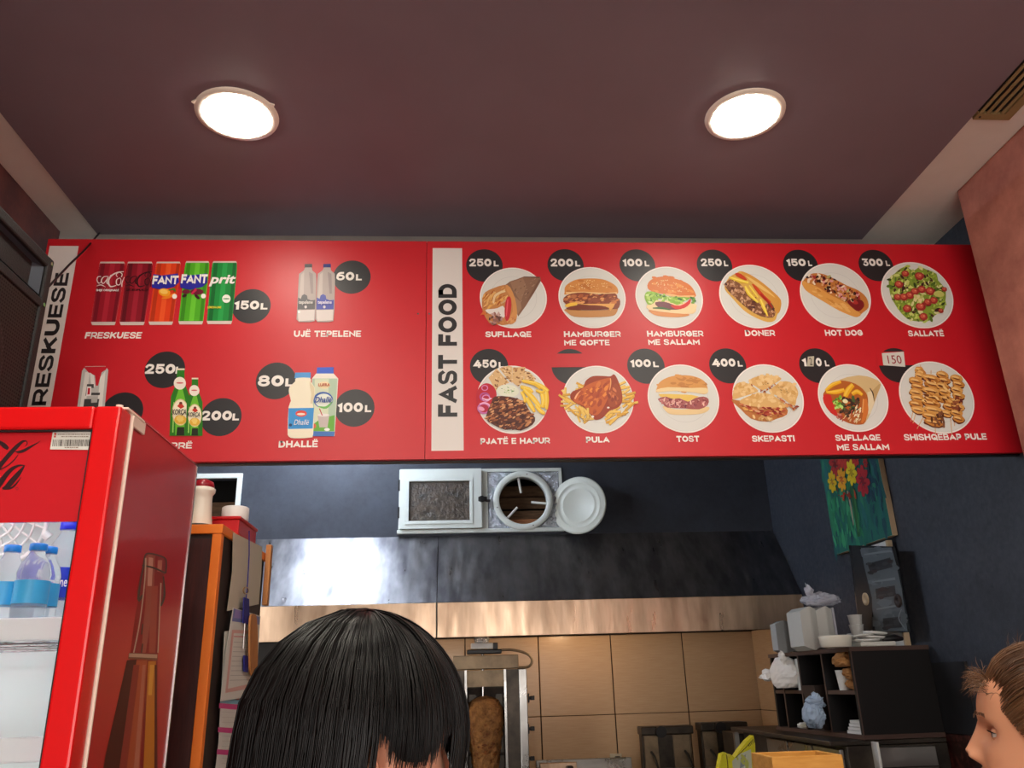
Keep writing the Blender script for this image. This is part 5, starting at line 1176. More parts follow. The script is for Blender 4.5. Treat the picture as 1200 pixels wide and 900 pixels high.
# ============================================================ RIGHT SIDE: CUBBY SHELF AND STOCK
# open shelf: front faces -X, slightly turned
YF, zc0, zc1 = 3.655, 1.392, 1.765
P0 = onZ(998, 757, zc1); P0 = Vector((1.70, YF, 0)); P1 = Vector((1.655, 4.52, 0)); W_ = .365
ux = (P1-P0).normalized(); dep = Vector((ux.y, -ux.x, 0))   # along front, into the shelf (towards +X)
cs = thing('cubby_shelf', 'black open cubby shelf holding bags and boxes against the right wall', 'shelf unit', (1.87, 3.65, zc0))
L_ = (P1-P0).length
def sbox(a0, a1, d0_, d1_, z0, z1):
    q = [P0+ux*a0+dep*d0_, P0+ux*a1+dep*d0_, P0+ux*a1+dep*d1_, P0+ux*a0+dep*d1_]
    return [Vector((v_.x, v_.y, z0)) for v_ in q], z1-z0
def sb(name, a0, a1, e0, e1, z0, z1, m, parent=cs, label=None):
    q, h = sbox(a0, a1, e0, e1, z0, z1); return MB().prism(q, (0, 0, h)).build(name, m, parent, label)
T_ = .018
sb('side_board', 0, T_, 0, W_, zc0+T_, zc1-T_, 'cubby'); sb('side_board', L_-T_, L_, 0, W_-.03, zc0+T_, zc1-T_, 'cubby')
sb('top_board', -.005, L_+.005, -.005, W_, zc1-T_, zc1, 'cubby_edge'); sb('bottom_board', -.005, L_+.02, -.005, W_, zc0, zc0+T_, 'cubby_edge')
cols = [.27, .52, .73]
for q in cols:
    o = sb('divider', q, q+.012, 0, W_-.04, zc0+T_, zc1-T_, 'cubby'); sb('divider_edge', q, q+.012, -.002, -.0003, zc0+T_, zc1-T_, 'cubby_edge', o)
zmid = (zc0+zc1)/2+.0
for a, b2 in ((T_, .27), (.282, .52), (.532, .73), (.742, L_-T_)):
    if a != .282: sb('shelf_board', a, b2, .002, W_-.04, zmid-.008, zmid+.008, 'cubby_edge')
sb('back_board', T_, L_-T_, W_-.036, W_-.03, zc0+T_, zc1-T_, 'cubby_inside')
MB().box(P0.x-.001, P0.x+.003, YF-.0035, YF-.0005, zc0+T_, zc1-T_).build('edge_trim', 'cubby_edge', cs)
# contents. sp3(along, in, z)
def sp3(a, d, z): v_ = P0+ux*a+dep*d; return Vector((v_.x, v_.y, z))
def blob(mb, c, rx, ry, rz, seed, amp=.12, nu=26, nv=18, flat=True, rot=None):
    rd = random.Random(seed); ph = [rd.uniform(0, 6.3) for _ in range(8)]; vs = []; fs = []
    for j in range(nv+1):
        t_ = PI*j/nv
        for i in range(nu):
            q = 2*PI*i/nu; k = 1+amp*(math.sin(2*q+ph[0])*math.sin(2*t_+ph[1])+abs(math.sin(3.5*q+ph[2]+t_*2))*math.sin(3*t_+ph[3])*.8+rd.uniform(-.45, .45)*(0 < j < nv))
            v_ = Vector((rx*k*math.sin(t_)*math.cos(q), ry*k*math.sin(t_)*math.sin(q), -rz*k*math.cos(t_)))
            if flat: v_.z = max(v_.z, -rz*.8)
            if rot: v_ = rot @ v_
            vs.append(c+v_)
    for j in range(nv):
        for i in range(nu): i2 = (i+1) % nu; fs.append((j*nu+i, j*nu+i2, (j+1)*nu+i2, (j+1)*nu+i))
    mb.add(vs, fs, False); return mb
def tuft(mb, c, n, L, seed, spread=.6, w=.012, up=(0, 0, 1)):
    rd = random.Random(seed); up = Vector(up).normalized()
    for k in range(max(2, n//3)):
        d = (up+Vector((rd.uniform(-1, 1), rd.uniform(-1, 1), rd.uniform(-1, 1)))*spread).normalized(); l = L*rd.uniform(.5, 1.0)
        blob(mb, c+d*l*.5, w*1.1, w*1.1, l*.62, seed*7+k, .45, 10, 8, False, Vector((0, 0, 1)).rotation_difference(d).to_matrix())
    return mb
o = thing('white_bag', 'tied white plastic bag bulging out of the upper left cubbies', 'bag', tuple(sp3(.72, .0, zmid+.01)))
b = MB(); blob(b, sp3(.67, -.01, zmid+.085), .07, .115, .082, 5, .10); b.build('bag_body', 'bag_white', o)
b = MB(); tuft(b, sp3(.60, -.04, zmid+.14), 5, .05, 4, .4, .014); tuft(b, sp3(.765, -.035, zmid+.09), 7, .07, 6, .3, .024, (-.8, .5, -.3)); b.build('bag_knot', 'bag_white', o)
o = thing('paper_package', 'flat beige paper package behind the tied white bag', 'package', tuple(sp3(.54, .02, zmid+.01))); q, h = sbox(.535, .565, .0, .16, zmid+.0085, zmid+.155); MB().prism(q, (0, 0, h)).build('pack', 'foam', o)
o = thing('paper_bag', 'crumpled brown paper bags stuffed in the upper cubby nearest the viewer', 'bag', tuple(sp3(.1, .1, zmid+.01)))
b = MB(); blob(b, sp3(.085, .06, zmid+.03), .05, .035, .028, 11, .2); b.build('bag_fold', 'cardboard', o); b = MB(); blob(b, sp3(.08, .05, zmid+.075), .05, .04, .028, 12, .2); b.build('bag_fold', 'cardboard', o); b = MB(); blob(b, sp3(.11, .03, zmid+.135), .05, .07, .035, 13, .2); b.build('bag_fold', 'cardboard', o)
o = thing('paper_cup', 'white paper cup in the upper cubby beside the brown paper bags', 'cup', tuple(sp3(.165, .035, zmid+.0085))); MB().lathe([(.028, 0), (.036, .082), (.037, .085), (.034, .082), (.027, .004), (0, .004)], sp3(.165, .04, zmid+.0085), n=24).build('cup', 'plastic_white', o)
o = thing('black_bin', 'dark grey plastic tub standing in the cubby shelf', 'bin', tuple(sp3(.44, 0, zc0+T_)))
b = MB(); 
vs = []
for (a, d, z) in ((.40, .02, zc0+T_+.001), (.50, .02, zc0+T_+.001), (.50, .12, zc0+T_+.001), (.40, .12, zc0+T_+.001), (.375, -.01, zmid+.03), (.512, -.01, zmid+.03), (.512, .13, zmid+.03), (.375, .13, zmid+.03)): vs.append(sp3(a, d, z))
b.add(vs, [(0, 3, 2, 1), (4, 5, 6, 7), (0, 1, 5, 4), (1, 2, 6, 5), (2, 3, 7, 6), (3, 0, 4, 7)]); b.build('tub', 'cabinet_side', o)
o = thing('plastic_bag', 'pale blue translucent plastic bag in the lower cubbies', 'bag', tuple(sp3(.33, -.03, zc0+T_)))
b = MB(); blob(b, sp3(.325, -.055, zc0+T_+.072), .04, .078, .07, 21, .18); tuft(b, sp3(.30, -.05, zc0+T_+.12), 3, .035, 22, .2, .034); b.build('bag_body', mat('bag_blue', (178, 200, 226), .25, alpha=.85, bump=(30, .8, .01), spec=.7), o)
o = thing('napkin_stack', 'stack of white napkins in the lower cubby nearest the viewer', 'napkins', tuple(sp3(.1, .02, zc0+T_)))
for k in range(4): q, h = sbox(.03+.012*(k % 2), .16-.012*k, .012, .13, zc0+T_+.0005+k*.014, zc0+T_+.013+k*.014); MB().prism(q, (0, 0, h)).build('napkin', 'plastic_white', o)
for a, m_, lb in ((.60, 'plastic_white', 'crumpled white wrapper on the cubby shelf floor'), (.545, 'paper', 'small beige packet on the cubby shelf floor beside the grey tub')):
    o = MB(); blob(o, sp3(a, .02, zc0+T_+.012), .03, .022, .014, int(a*100), .3); o = o.build('crumpled_wrapper', m_); tag(o, lb, 'wrapper')
# white card edge at the far lower end
# ---- on top of the shelf
def foam_box(name, c, sx, sy, sz, m_, label, rz=0, n=2):
    o = thing(name, label, 'food boxes', tuple(c))
    R_ = Matrix.Rotation(rz, 3, 'Z'); h = sz/n
    for k in range(n):
        b = MB(); z0 = c.z+k*h+.0008
        def fr_(s, z): return [Vector(c)+R_ @ Vector((dx*sx/2*s, dy*sy/2*s, 0))+Vector((0, 0, z-c.z)) for dx, dy in ((-1, -1), (1, -1), (1, 1), (-1, 1))]
        hh = h-.0008
        L0 = fr_(.86, z0); L1 = fr_(1.0, z0+hh*.48); L2 = fr_(1.0, z0+hh*.56); L3 = fr_(.84, z0+hh)
        vs = L0+L1+L2+L3; fs = [(0, 3, 2, 1), (12, 13, 14, 15)]
        for r_ in range(3):
            for i in range(4): j = (i+1) % 4; fs.append((r_*4+i, r_*4+j, r_*4+4+j, r_*4+4+i))
        b.add(vs, fs); b.build('foam_box', m_, o)
    return o
# side-standing packs of lidded boxes
def pack(c, L, H_, D_, m_, label, n=5, rz=0.0):
    """n clamshells standing on edge side by side along x"""
    o = thing('food_box_pack', label, 'food boxes', tuple(c)); R_ = Matrix.Rotation(rz, 3, 'Z')
    for k in range(n):
        x0 = -L/2+L*k/n; x1 = x0+L/n-.002; b = MB()
        vs = []
        for x, s in ((x0, .80), (x0+(x1-x0)*.5, 1.0), (x0+(x1-x0)*.6, 1.0), (x1, .86)):
            for dy, dz in ((-1, -1), (1, -1), (1, 1), (-1, 1)): vs.append(Vector(c)+R_ @ Vector((x, dy*D_/2*s, H_/2+dz*H_/2*s)))
        fs = [(0, 3, 2, 1), (12, 13, 14, 15)]
        for r_ in range(3):
            for i in range(4): j = (i+1) % 4; fs.append((r_*4+i, r_*4+j, r_*4+4+j, r_*4+4+i))
        b.add(vs, fs); b.build('foam_box', m_, o)
    return o
pack(Vector((1.755, 4.46, zc1+.001)), .165, .165, .10, 'foam_grey', 'pack of grey foam food boxes at the far end of the shelf top', 2)
pk = pack(Vector((1.715, 4.07, zc1+.001)), .165, .20, .17, 'foam', 'taller pack of foam food boxes wrapped in film on the shelf top', 2, .1)
MB().box(1.805, 1.815, 4.0, 4.15, zc1+.002, zc1+.195, bev=.004).build('film_wrap', 'bag_clear', pk)
o = thing('clear_bag', 'knotted clear plastic bag lying on the tall foam box pack', 'bag', (1.76, 4.05, zc1+.202)); b = MB(); blob(b, Vector((1.775, 4.05, zc1+.235)), .085, .06, .034, 31, .22); b.build('bag_body', 'bag_clear', o)
b = MB(); tuft(b, Vector((1.73, 4.05, zc1+.255)), 8, .055, 32, .4, .014); b.build('bag_knot', 'bag_clear', o)
c3 = Vector((1.665, 3.705, zc1+.001)); o = thing('food_tub', 'low round cream tub at the front of the shelf top', 'tub', tuple(c3)); MB().lathe([(.058, 0), (.066, .004), (.070, .040), (.072, .046), (.068, .05), (0, .052)], c3, n=28).build('tub_body', 'ceramic', o)
o = thing('tub_lids', 'loose stack of white plastic lids and trays on the shelf top', 'lids', (1.80, 3.72, zc1+.001))
for k, (dx, dz, rr, tl) in enumerate(((0, 0, .062, 0), (.03, .012, .06, 4), (-.02, .022, .06, -5), (.05, .03, .05, 7))):
    R_ = Matrix.Rotation(math.radians(tl), 3, 'Y'); MB().lathe([(0, 0), (rr*.9, 0), (rr, .006), (rr*1.03, .010), (rr*.97, .0105), (rr*.9, .004), (0, .004)], (1.815+dx, 3.735, zc1+.0225+dz), R_ @ Vector((0, 0, 1)), 26).build('lid', 'plastic_white', o)
MB().box(1.76, 1.92, 3.67, 3.77, zc1+.001, zc1+.02, bev=.004).build('tray', 'foam', o)
o = MB().tube([(1.88, 3.70, zc1+.03), (1.93, 3.69, zc1+.034), (1.965, 3.69, zc1+.03)], [.012, .016, .008], 10).build('black_spoon', 'black_plastic'); tag(o, 'short black plastic spoon lying beside the white lids', 'spoon')
c3 = Vector((1.935, 4.05, zc1+.06)); o = thing('white_cups', 'small white cup stack between the foam pack and the dark panel', 'cups', tuple(c3))
for k in range(2): MB().lathe([(.026, 0), (.033, .052), (.035, .055), (.031, .05), (0, .01)], c3+Vector((0, 0, .045*k)), n=20).build('cup', 'plastic_white', o)
MB().box(1.90, 1.97, 4.0, 4.1, zc1+.001, zc1+.059, bev=.003).build('tray', 'foam', o)
# painting
mat('wood_pale', (200, 176, 142), .6)
pa = thing('flower_painting', 'painted canvas of red and yellow flowers in a vase on green', 'painting', (2.06, 4.08, 2.265))
MB().box(2.052, 2.0795, 3.772, 4.402, 2.265, 3.06, bev=.002).build('canvas', 'wood_pale', pa)
p = Pic(lambda x, y: onX(x, y, 2.0517), (-1, 0, 0), 950, 530, 3.75)
f_ = lambda y, z: (y, z)
# work in wall coordinates (Y, Z)
pw = Pic(lambda a, b2: Vector((2.0517, a, b2)), (-1, 0, 0))
pw.poly('1c6c60', [(3.774, 2.267), (4.40, 2.267), (4.40, 3.058), (3.774, 3.058)])
rg = [(3.78, 2.275), (4.39, 2.275), (4.39, 3.05), (3.78, 3.05)]
pw.blobs(rg, 160, ['1e7060', '247a5c', '185c5c', '2a8464', '164c58', '1c6868'], .02, .06, .35, 90, 201, 9)
pw.blobs([(4.05, 2.3), (4.38, 2.3), (4.38, 2.62), (4.05, 2.62)], 60, ['2e9468', '28845c', '3ca070', '247a54'], .02, .05, .3, 90, 202, 9)
pw.blobs([(3.79, 2.4), (3.92, 2.4), (3.92, 3.0), (3.79, 3.0)], 40, ['144858', '184f60', '123c4c'], .02, .045, .35, 90, 203, 9)
def W(x, y): v_ = onX(950+x/3.75, 530+y/3.75, 2.0517); return (v_.y, v_.z)
def wst(c, q): pw.stroke(c, [W(a, b2)+(w3/3.75*.0042*1.0,) for a, b2, w3 in q])
wst('1e5c34', [(180, 150, 30), (195, 220, 36), (205, 300, 30), (215, 370, 26)]); wst('2c7440', [(190, 160, 14), (205, 260, 18), (214, 350, 14)]); wst('a8a08c', [(165, 170, 12), (180, 240, 14), (192, 320, 10)])
for x, y, s_, c3, c4 in ((110, 50, 40, 'b02828', '7c1420'), (170, 30, 44, 'c43024', '8c1c1c'), (140, 10, 36, 'c83830', '901c1c'), (232, 125, 40, 'b82430', '8a1428'), (98, 130, 30, 'e4c01c', 'b88414'), (140, 120, 32, 'e8a820', 'd06820'), (183, 88, 34, 'ecd424', 'b8a010'), (200, 20, 26, 'c02828', '701418'), (245, 45, 14, 'b02828', '801820')):
    cy_, cz_ = W(x, y); r_ = s_/3.75*.0042*1.6
    for k in range(8):
        q = 2*PI*k/8+.3; pw.ell(c3, cy_+r_*.6*math.cos(q), cz_+r_*.75*math.sin(q), r_*.42, r_*.28, math.degrees(q), 10, jit=.1)
        pw.ell(c4, cy_+r_*.35*math.cos(q+.3), cz_+r_*.4*math.sin(q+.3), r_*.2, r_*.08, math.degrees(q), 8)
    pw.ell(c4, cy_, cz_, r_*.22, jit=.2, n=10)
pw.blobs([W(90, 150), W(170, 190), W(250, 170), W(150, 215)], 10, ['a82c20', 'c84828', '8c3020'], .01, .025, .4, None, 207)
pw.build('paint', pa, None, 'paint_print')
# white framed board below it
wb = thing('white_board', 'white board with wooden edge leaning under the flower painting', 'board', (2.05, 4.05, zc1+.001))
MB().box(2.045, 2.064, 3.83, 4.13, zc1+.001, 2.25, bev=.002).build('board', 'plastic_white', wb); MB().box(2.04, 2.066, 3.812, 3.829, zc1+.001, 2.25, bev=.002).build('edge_strip', 'wood_pale', wb)
pw = Pic(lambda a, b2: Vector((2.0445, a, b2)), (-1, 0, 0)); pw.blobs([(3.95, 2.19), (4.05, 2.19), (4.05, 2.24), (3.95, 2.24)], 6, ['e0cc98', 'd8c084'], .008, .02, .6, 0, 210, 8); pw.build('faint_print', wb)
# tinted panel in front
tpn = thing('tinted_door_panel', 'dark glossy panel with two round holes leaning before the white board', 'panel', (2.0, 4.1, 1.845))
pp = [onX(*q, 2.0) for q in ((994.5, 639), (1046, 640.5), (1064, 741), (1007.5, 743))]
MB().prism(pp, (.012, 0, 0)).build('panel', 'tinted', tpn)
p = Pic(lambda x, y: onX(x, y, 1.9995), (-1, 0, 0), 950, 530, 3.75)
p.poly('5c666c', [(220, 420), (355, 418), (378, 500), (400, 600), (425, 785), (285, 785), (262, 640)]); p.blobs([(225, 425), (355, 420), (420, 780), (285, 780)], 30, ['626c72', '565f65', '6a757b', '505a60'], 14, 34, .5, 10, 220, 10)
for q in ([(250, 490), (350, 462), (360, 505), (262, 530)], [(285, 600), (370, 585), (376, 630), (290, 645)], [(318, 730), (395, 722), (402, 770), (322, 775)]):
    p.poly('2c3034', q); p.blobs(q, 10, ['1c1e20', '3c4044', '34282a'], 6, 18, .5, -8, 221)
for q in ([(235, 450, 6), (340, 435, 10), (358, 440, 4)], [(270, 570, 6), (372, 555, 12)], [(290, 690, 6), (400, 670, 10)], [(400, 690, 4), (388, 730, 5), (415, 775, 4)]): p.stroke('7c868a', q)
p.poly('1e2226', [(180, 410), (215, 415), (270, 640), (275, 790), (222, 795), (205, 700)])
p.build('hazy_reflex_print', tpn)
for q in ((1015, 702), (1053, 704)):
    c3 = onX(*q, 1.999); MB().lathe([(.030, 0), (.030, .006), (.016, .007), (.013, .001), (0, .001)], c3, (-1, 0, 0), 24).build('grommet', 'cabinet_side' if q[0] > 1030 else 'wood_pale', tpn)
MB().box(1.995, 2.02, 4.02, 4.30, zc1+.001, 1.85, bev=.003).build('foot', 'foam', tpn)
# steel unit under the shelf
su = thing('steel_counter_unit', 'stainless steel cold counter under the black cubby shelf', 'counter', (1.85, 4.2, 0))
MB().box(1.62, 2.06, 3.66, 5.0, .1, 1.37, bev=.004).build('body', 'steel_dark', su)
MB().box(1.735, 1.99, 3.63, 3.658, .75, 1.362, bev=.004).build('end_door', 'steel', su)
MB().box(1.735, 1.99, 3.612, 3.629, 1.285, 1.288, bev=.001).build('door_line', 'steel_dark', su)
MB().box(1.728, 1.737, 3.61, 3.66, .75, 1.385).build('corner_trim', 'plastic_white', su)
for k in range(3): MB().box(1.60, 1.619, 3.69+k*.30, 3.97+k*.30, 1.20, 1.355, bev=.003).build('drawer_front', 'steel', su)
MB().box(1.55, 2.06, 3.66, 5.0, 1.372, 1.390, bev=.003).build('top_slab', 'steel_dark', su)
o = MB().box(1.545, 1.62, 4.45, 4.56, 1.3705, 1.388).build('paper_note', 'paper_white'); bpy.data.objects.remove(o)
# dark steel side panel near the fryers
o = thing('steel_fridge_end', 'dark steel end panel of a unit right of the yellow bag', 'fridge', (1.7, 5.1, 0)); MB().box(1.60, 2.05, 5.02, 5.34, 0, 1.352, bev=.004).build('body', 'steel_dark', o); MB().box(1.575, 1.60, 5.02, 5.05, 0, 1.36).build('edge_trim', 'steel', o)
# yellow bag hanging
yb = thing('yellow_bag', 'yellow and clear carrier bag hanging in front of the fryers', 'bag', tuple(onY(865, 900, 4.35)))
Yy = 4.35; out = [(846, 884), (851, 882), (853, 890), (856, 884), (861, 888), (868, 878), (876, 868), (883, 862), (885, 872), (886, 905), (884, 940), (846, 940), (842, 905)]
MB().prism([onY(x, y, Yy) for x, y in out], (0, .06, 0)).build('bag_body', 'bag_yellow', yb)
p = Pic(lambda x, y: onY(x, y, Yy-.0008), NB)
p.poly('c4c8b0', [(858, 892), (866, 884), (880, 878), (883, 930), (862, 935)]); p.poly('8c94a0', [(868, 888), (874, 884), (873, 897), (867, 901)]); p.blobs([(858, 892), (880, 880), (882, 930), (862, 930)], 12, ['d8dcc8', 'a8b09c', 'b8bc60'], 2, 5, .5, 70, 230)
p.stroke('3c3410', [(851, 884, .8), (853, 900, 1), (852, 930, 1)]); p.stroke('3c3410', [(862, 888, .8), (874, 876, .8), (883, 866, .6)])
for k in range(5): p.stroke('2c2810', [(877+k*1.5, 872-k*1.2, .7), (878+k*1.5, 875-k*1.2, .7)], 1)
p.build('bag_print', yb)
# ============================================================ FRONT COUNTER AND WOODEN BOX
cn = thing('serving_counter', 'serving counter in front of the kitchen with a glass topped front', 'counter', (.75, 2.4, 0))
MB().box(-.3, 1.93, 2.1, 2.6, 0, 1.28).build('base', 'steel', cn); MB().box(-.32, 1.935, 2.05, 2.62, 1.282, 1.31, bev=.004).build('worktop', 'marble', cn)
wbx = thing('wooden_box', 'light yellow wooden box standing on the serving counter', 'box', (.90, 2.38, 1.31))
b = MB(); bx0, bx1, by0, by1, bz = .806, .995, 2.28, 2.44, 1.456
b.box(bx0, bx1, by0, by0+.012, 1.3105, bz, bev=.002); b.box(bx0, bx1, by1-.012, by1, 1.3105, bz+.0, bev=.002); b.box(bx0, bx0+.012, by0+.0121, by1-.0121, 1.3105, bz, bev=.002); b.box(bx1-.012, bx1, by0+.0121, by1-.0121, 1.3105, bz, bev=.002); b.box(bx0+.012, bx1-.012, by0+.012, by1-.012, 1.3105, 1.32)
b.build('box_walls', 'box_wood', wbx)

# ============================================================ PEOPLE
def spl(tab, t):
    """tab rows (t, a, b, ...) -> smooth interpolation"""
    for i in range(len(tab)-1):
        if tab[i][0] <= t <= tab[i+1][0]:
            u = (t-tab[i][0])/(tab[i+1][0]-tab[i][0])
            r0, r1 = tab[i], tab[i+1]; rm = tab[max(0, i-1)]; rp = tab[min(len(tab)-1, i+2)]
            return [0.5*(2*b+(c-a)*u+(2*a-5*b+4*c-d)*u*u+(-a+3*b-3*c+d)*u**3) for a, b, c, d in zip(rm[1:], r0[1:], r1[1:], rp[1:])]
    return list(tab[-1][1:])
# sections: index, z, front, back, half width (head frame: +X forward, chin at z = 0)
SEC = [(0, -.62, .11, -.11, .15), (1, -.45, .12, -.10, .15), (2, -.30, .11, -.11, .17), (3, -.20, .08, -.12, .18), (3.6, -.155, .055, -.105, .13), (4, -.125, .045, -.085, .075), (5, -.09, .04, -.072, .058), (6, -.05, .034, -.070, .054), (7, -.022, .042, -.074, .055),
       (8, -.006, .066, -.079, .053), (8.6, .000, .082, -.082, .049), (9, .010, .091, -.084, .050), (10, .026, .091, -.088, .056), (11, .044, .093, -.092, .061), (12, .062, .093, -.096, .066), (13, .082, .092, -.100, .071), (14, .104, .094, -.104, .074),
       (15, .122, .096, -.106, .0765), (16, .140, .097, -.106, .078), (17, .160, .094, -.102, .0775), (18, .180, .084, -.092, .072), (19, .200, .064, -.074, .059), (20, .214, .040, -.049, .039), (21, .222, .017, -.022, .017), (22, .224, .0006, -.001, .0006)]
def g(x, s): return math.exp(-(x/s)**2)
def head_mesh(T, smile=0.0, age=0.0):
    mb = MB(); vs = []; NA = 120; NS = 190
    for k in range(NS+1):
        t = 22*k/NS; z, f, bk, w3 = spl(SEC, t)
        for i in range(NA):
            u = 2*PI*i/NA
            a = u - .55*math.sin(u)*(1 if z > -.03 else 0)*.8     # crowd points to the front
            c_, s_ = math.cos(a), math.sin(a); ex = 2.0/(2.25 if z > 0 else 2.0)
            x0 = (f+bk)/2; hx_ = (f-bk)/2
            X = x0+hx_*math.copysign(abs(c_)**ex, c_); Y = w3*math.copysign(abs(s_)**ex, s_); Z = z
            if c_ > 0 and z > -.01:
                fr_ = 1.0
                # nose
                if .060 < Z < .120:
                    ridge = .0225*max(0, min(1, (.122-Z)/.044))**1.1 if Z > .078 else .0225*max(0, (Z-.0625)/.0155)**.6
                    sg = .0078+.0070*max(0, min(1, (.11-Z)/.04)); X += ridge*g(Y, sg)
                for sy in (-1, 1):
                    X += .0095*g(Y-sy*.0125, .0062)*g(Z-.0715, .0065)
                    X -= .0205*g(Y-sy*.030, .0150)*g(Z-.108, .0115); X += .0065*g(Y-sy*.031, .0125)*g(Z-.1065, .0060)
                    X += .0030*g(Y-sy*.030, .020)*g(Z-.125, .006); X += .0035*g(Y-sy*.040, .020)*g(Z-.078, .016)
                    X -= .0020*g(Y-sy*.0245-(.07-Z)*.3*sy, .004)*g(Z-.057, .016)
                X += .0060*g(Y, .021)*g(Z-.0515, .0045)+.0068*g(Y, .018)*g(Z-.0400, .0048)-.0030*g(Y, .024)*g(Z-.0460, .0016)-.0038*g(Y, .022)*g(Z-.030, .005)+.0050*g(Y, .018)*g(Z-.012, .010)
                X -= .0012*g(Y, .003)*g(Z-.059, .004)
            vs.append(T @ Vector((X, Y, Z)))
    fs = []
    for k in range(NS):
        for i in range(NA): j = (i+1) % NA; fs.append((k*NA+i, k*NA+j, (k+1)*NA+j, (k+1)*NA+i))
    fs.append(list(range(NA))[::-1])
    mb.add(vs, fs, True)
    # ears
    for sy in (-1, 1):
        ev = []; NR = 22
        for r_, out_ in ((0.15, .004), (.45, .004), (.62, .010), (.8, .015), (1.0, .014), (1.04, .009), (.9, -.004)):
            for i in range(NR):
                q = 2*PI*i/NR; ex_ = .017*r_*math.cos(q)*(1.0 if math.sin(q) > 0 else .78); ez = .031*r_*math.sin(q)
                ev.append(T @ Vector((-.012+ex_-ez*.2, sy*(.0725+out_+(-ex_)*.45+(.002 if ez > 0 else 0)), .094+ez)))
        ef = []
        for k in range(6):
            for i in range(NR): j = (i+1) % NR; ef.append((k*NR+i, k*NR+j, (k+1)*NR+j, (k+1)*NR+i))
        ef.append(list(range(NR))); mb.add(ev, ef, True)
    return mb
def limb_chain(mb, pts, rad, n=14):
    P = smooth_pts([tuple(p)+(r,) for p, r in zip(pts, rad)], 4, False)
    mb.tube([q[:3] for q in P], [max(.002, q[3]) for q in P], n)
def person(name, label, T, hairfn, skin, top_m, extra=None, stand=1.0):
    """T: head frame matrix. The body below the neck follows the upright root frame R"""
    head_o = T @ Vector((0, 0, 0)); z_chin = head_o.z
    fwd = (T.to_3x3() @ Vector((1, 0, 0))); fwd.z = 0; fwd.normalize(); lf = Vector((-fwd.y, fwd.x, 0))
    root = thing(name, label, 'person', (head_o.x, head_o.y, 0))
    base = Vector((head_o.x, head_o.y, 0))
    def bp(x, y, z): return base+fwd*x+lf*y+Vector((0, 0, z))
    body = head_mesh(T)
    H = z_chin
    hand = MB()
    for sy in (-1, 1):
        sh = bp(-.02, sy*.165, H-.20); el = bp(-.04, sy*.23, H-.50); wr = bp(.06, sy*.24, H-.74)
        limb_chain(body, [bp(-.02, sy*.10, H-.20), sh, (sh+el)/2, el, (el+wr)/2, wr], [.06, .052, .043, .038, .034, .025])
        pal = bp(.075, sy*.238, H-.83); limb_chain(body, [wr, (wr+pal)/2, pal], [.024, .034, .030], 12)
        for k, (oy, ln_) in enumerate(((.026, .066), (.009, .074), (-.008, .070), (-.024, .056))):
            a0 = pal+fwd*(oy); limb_chain(body, [a0+Vector((0, 0, .015)), a0+Vector((0, 0, -ln_*.45))+lf*(-sy*.006), a0+Vector((0, 0, -ln_*.8))+lf*(-sy*.018), a0+Vector((0, 0, -ln_))+lf*(-sy*.030)], [.010, .009, .008, .006], 8)
        th = wr+fwd*.02+Vector((0, 0, -.03)); limb_chain(body, [th, th+fwd*.028+Vector((0, 0, -.025)), th+fwd*.034+Vector((0, 0, -.055)), th+fwd*.028+Vector((0, 0, -.075))], [.013, .011, .009, .007], 8)
        hip = bp(-.01, sy*.085, H-.68); kn = bp(.02, sy*.09, .46); an = bp(-.02, sy*.09, .09)
        limb_chain(body, [hip, (hip+kn)/2, kn, (kn+an)/2+fwd*(-.02), an, bp(.06, sy*.09, .045), bp(.14, sy*.095, .03)], [.09, .08, .055, .052, .036, .036, .022])
    b = body.build('body', skin, root)
    # clothing
    top = MB(); sec = [(-.66, .145, .17), (-.50, .125, .15), (-.36, .128, .165), (-.25, .125, .185), (-.19, .10, .165), (-.155, .088, .115), (-.135, .072, .082)]
    vs = []; NN = 40
    for z, dx, dy in sec:
        for i in range(NN): q = 2*PI*i/NN; vs.append(bp(-.01+dx*math.cos(q)*1.06, dy*math.sin(q)*1.08, H+z))
    top.add(vs, [(k*NN+i, k*NN+(i+1) % NN, (k+1)*NN+(i+1) % NN, (k+1)*NN+i) for k in range(len(sec)-1) for i in range(NN)], True)
    for sy in (-1, 1):
        sh = bp(-.02, sy*.165, H-.20); el = bp(-.04, sy*.23, H-.50); wr = bp(.055, sy*.24, H-.72)
        limb_chain(top, [bp(-.02, sy*.09, H-.20), sh, (sh+el)/2, el, (el+wr)/2, wr], [.068, .064, .055, .050, .045, .036], 16)
    top.build('sweater', top_m, root)
    tr = MB()
    for sy in (-1, 1):
        hip = bp(-.01, sy*.085, H-.62); kn = bp(.02, sy*.09, .46); an = bp(-.02, sy*.09, .10); limb_chain(tr, [bp(-.01, sy*.07, H-.58), hip, (hip+kn)/2, kn, an], [.12, .115, .095, .070, .058], 18)
    tr.build('trousers', 'cloth_dark', root)
    for sy in (-1, 1):
        s2 = MB(); limb_chain(s2, [bp(-.06, sy*.09, .05), bp(0, sy*.09, .06), bp(.09, sy*.093, .045), bp(.17, sy*.097, .035)], [.042, .048, .044, .030], 14)
        s2.v = [(x, y, max(z, .002)) for x, y, z in s2.v]; s2.build('shoe', 'black_plastic', root)
    hairfn(root, T)
    if extra: extra(root, T)
    return root
def head_matrix(loc, yaw, pitch=0, roll=0):
    return Matrix.Translation(loc) @ Matrix.Rotation(yaw, 4, 'Z') @ Matrix.Rotation(pitch, 4, 'Y') @ Matrix.Rotation(roll, 4, 'X')
def ribbon(mb, pts, w0, n=3, taper=.25):
    m = len(pts); rs = [w0*(1-(1-taper)*(k/(m-1))**3) for k in range(m)]; mb.tube(pts, rs, n, caps=False)

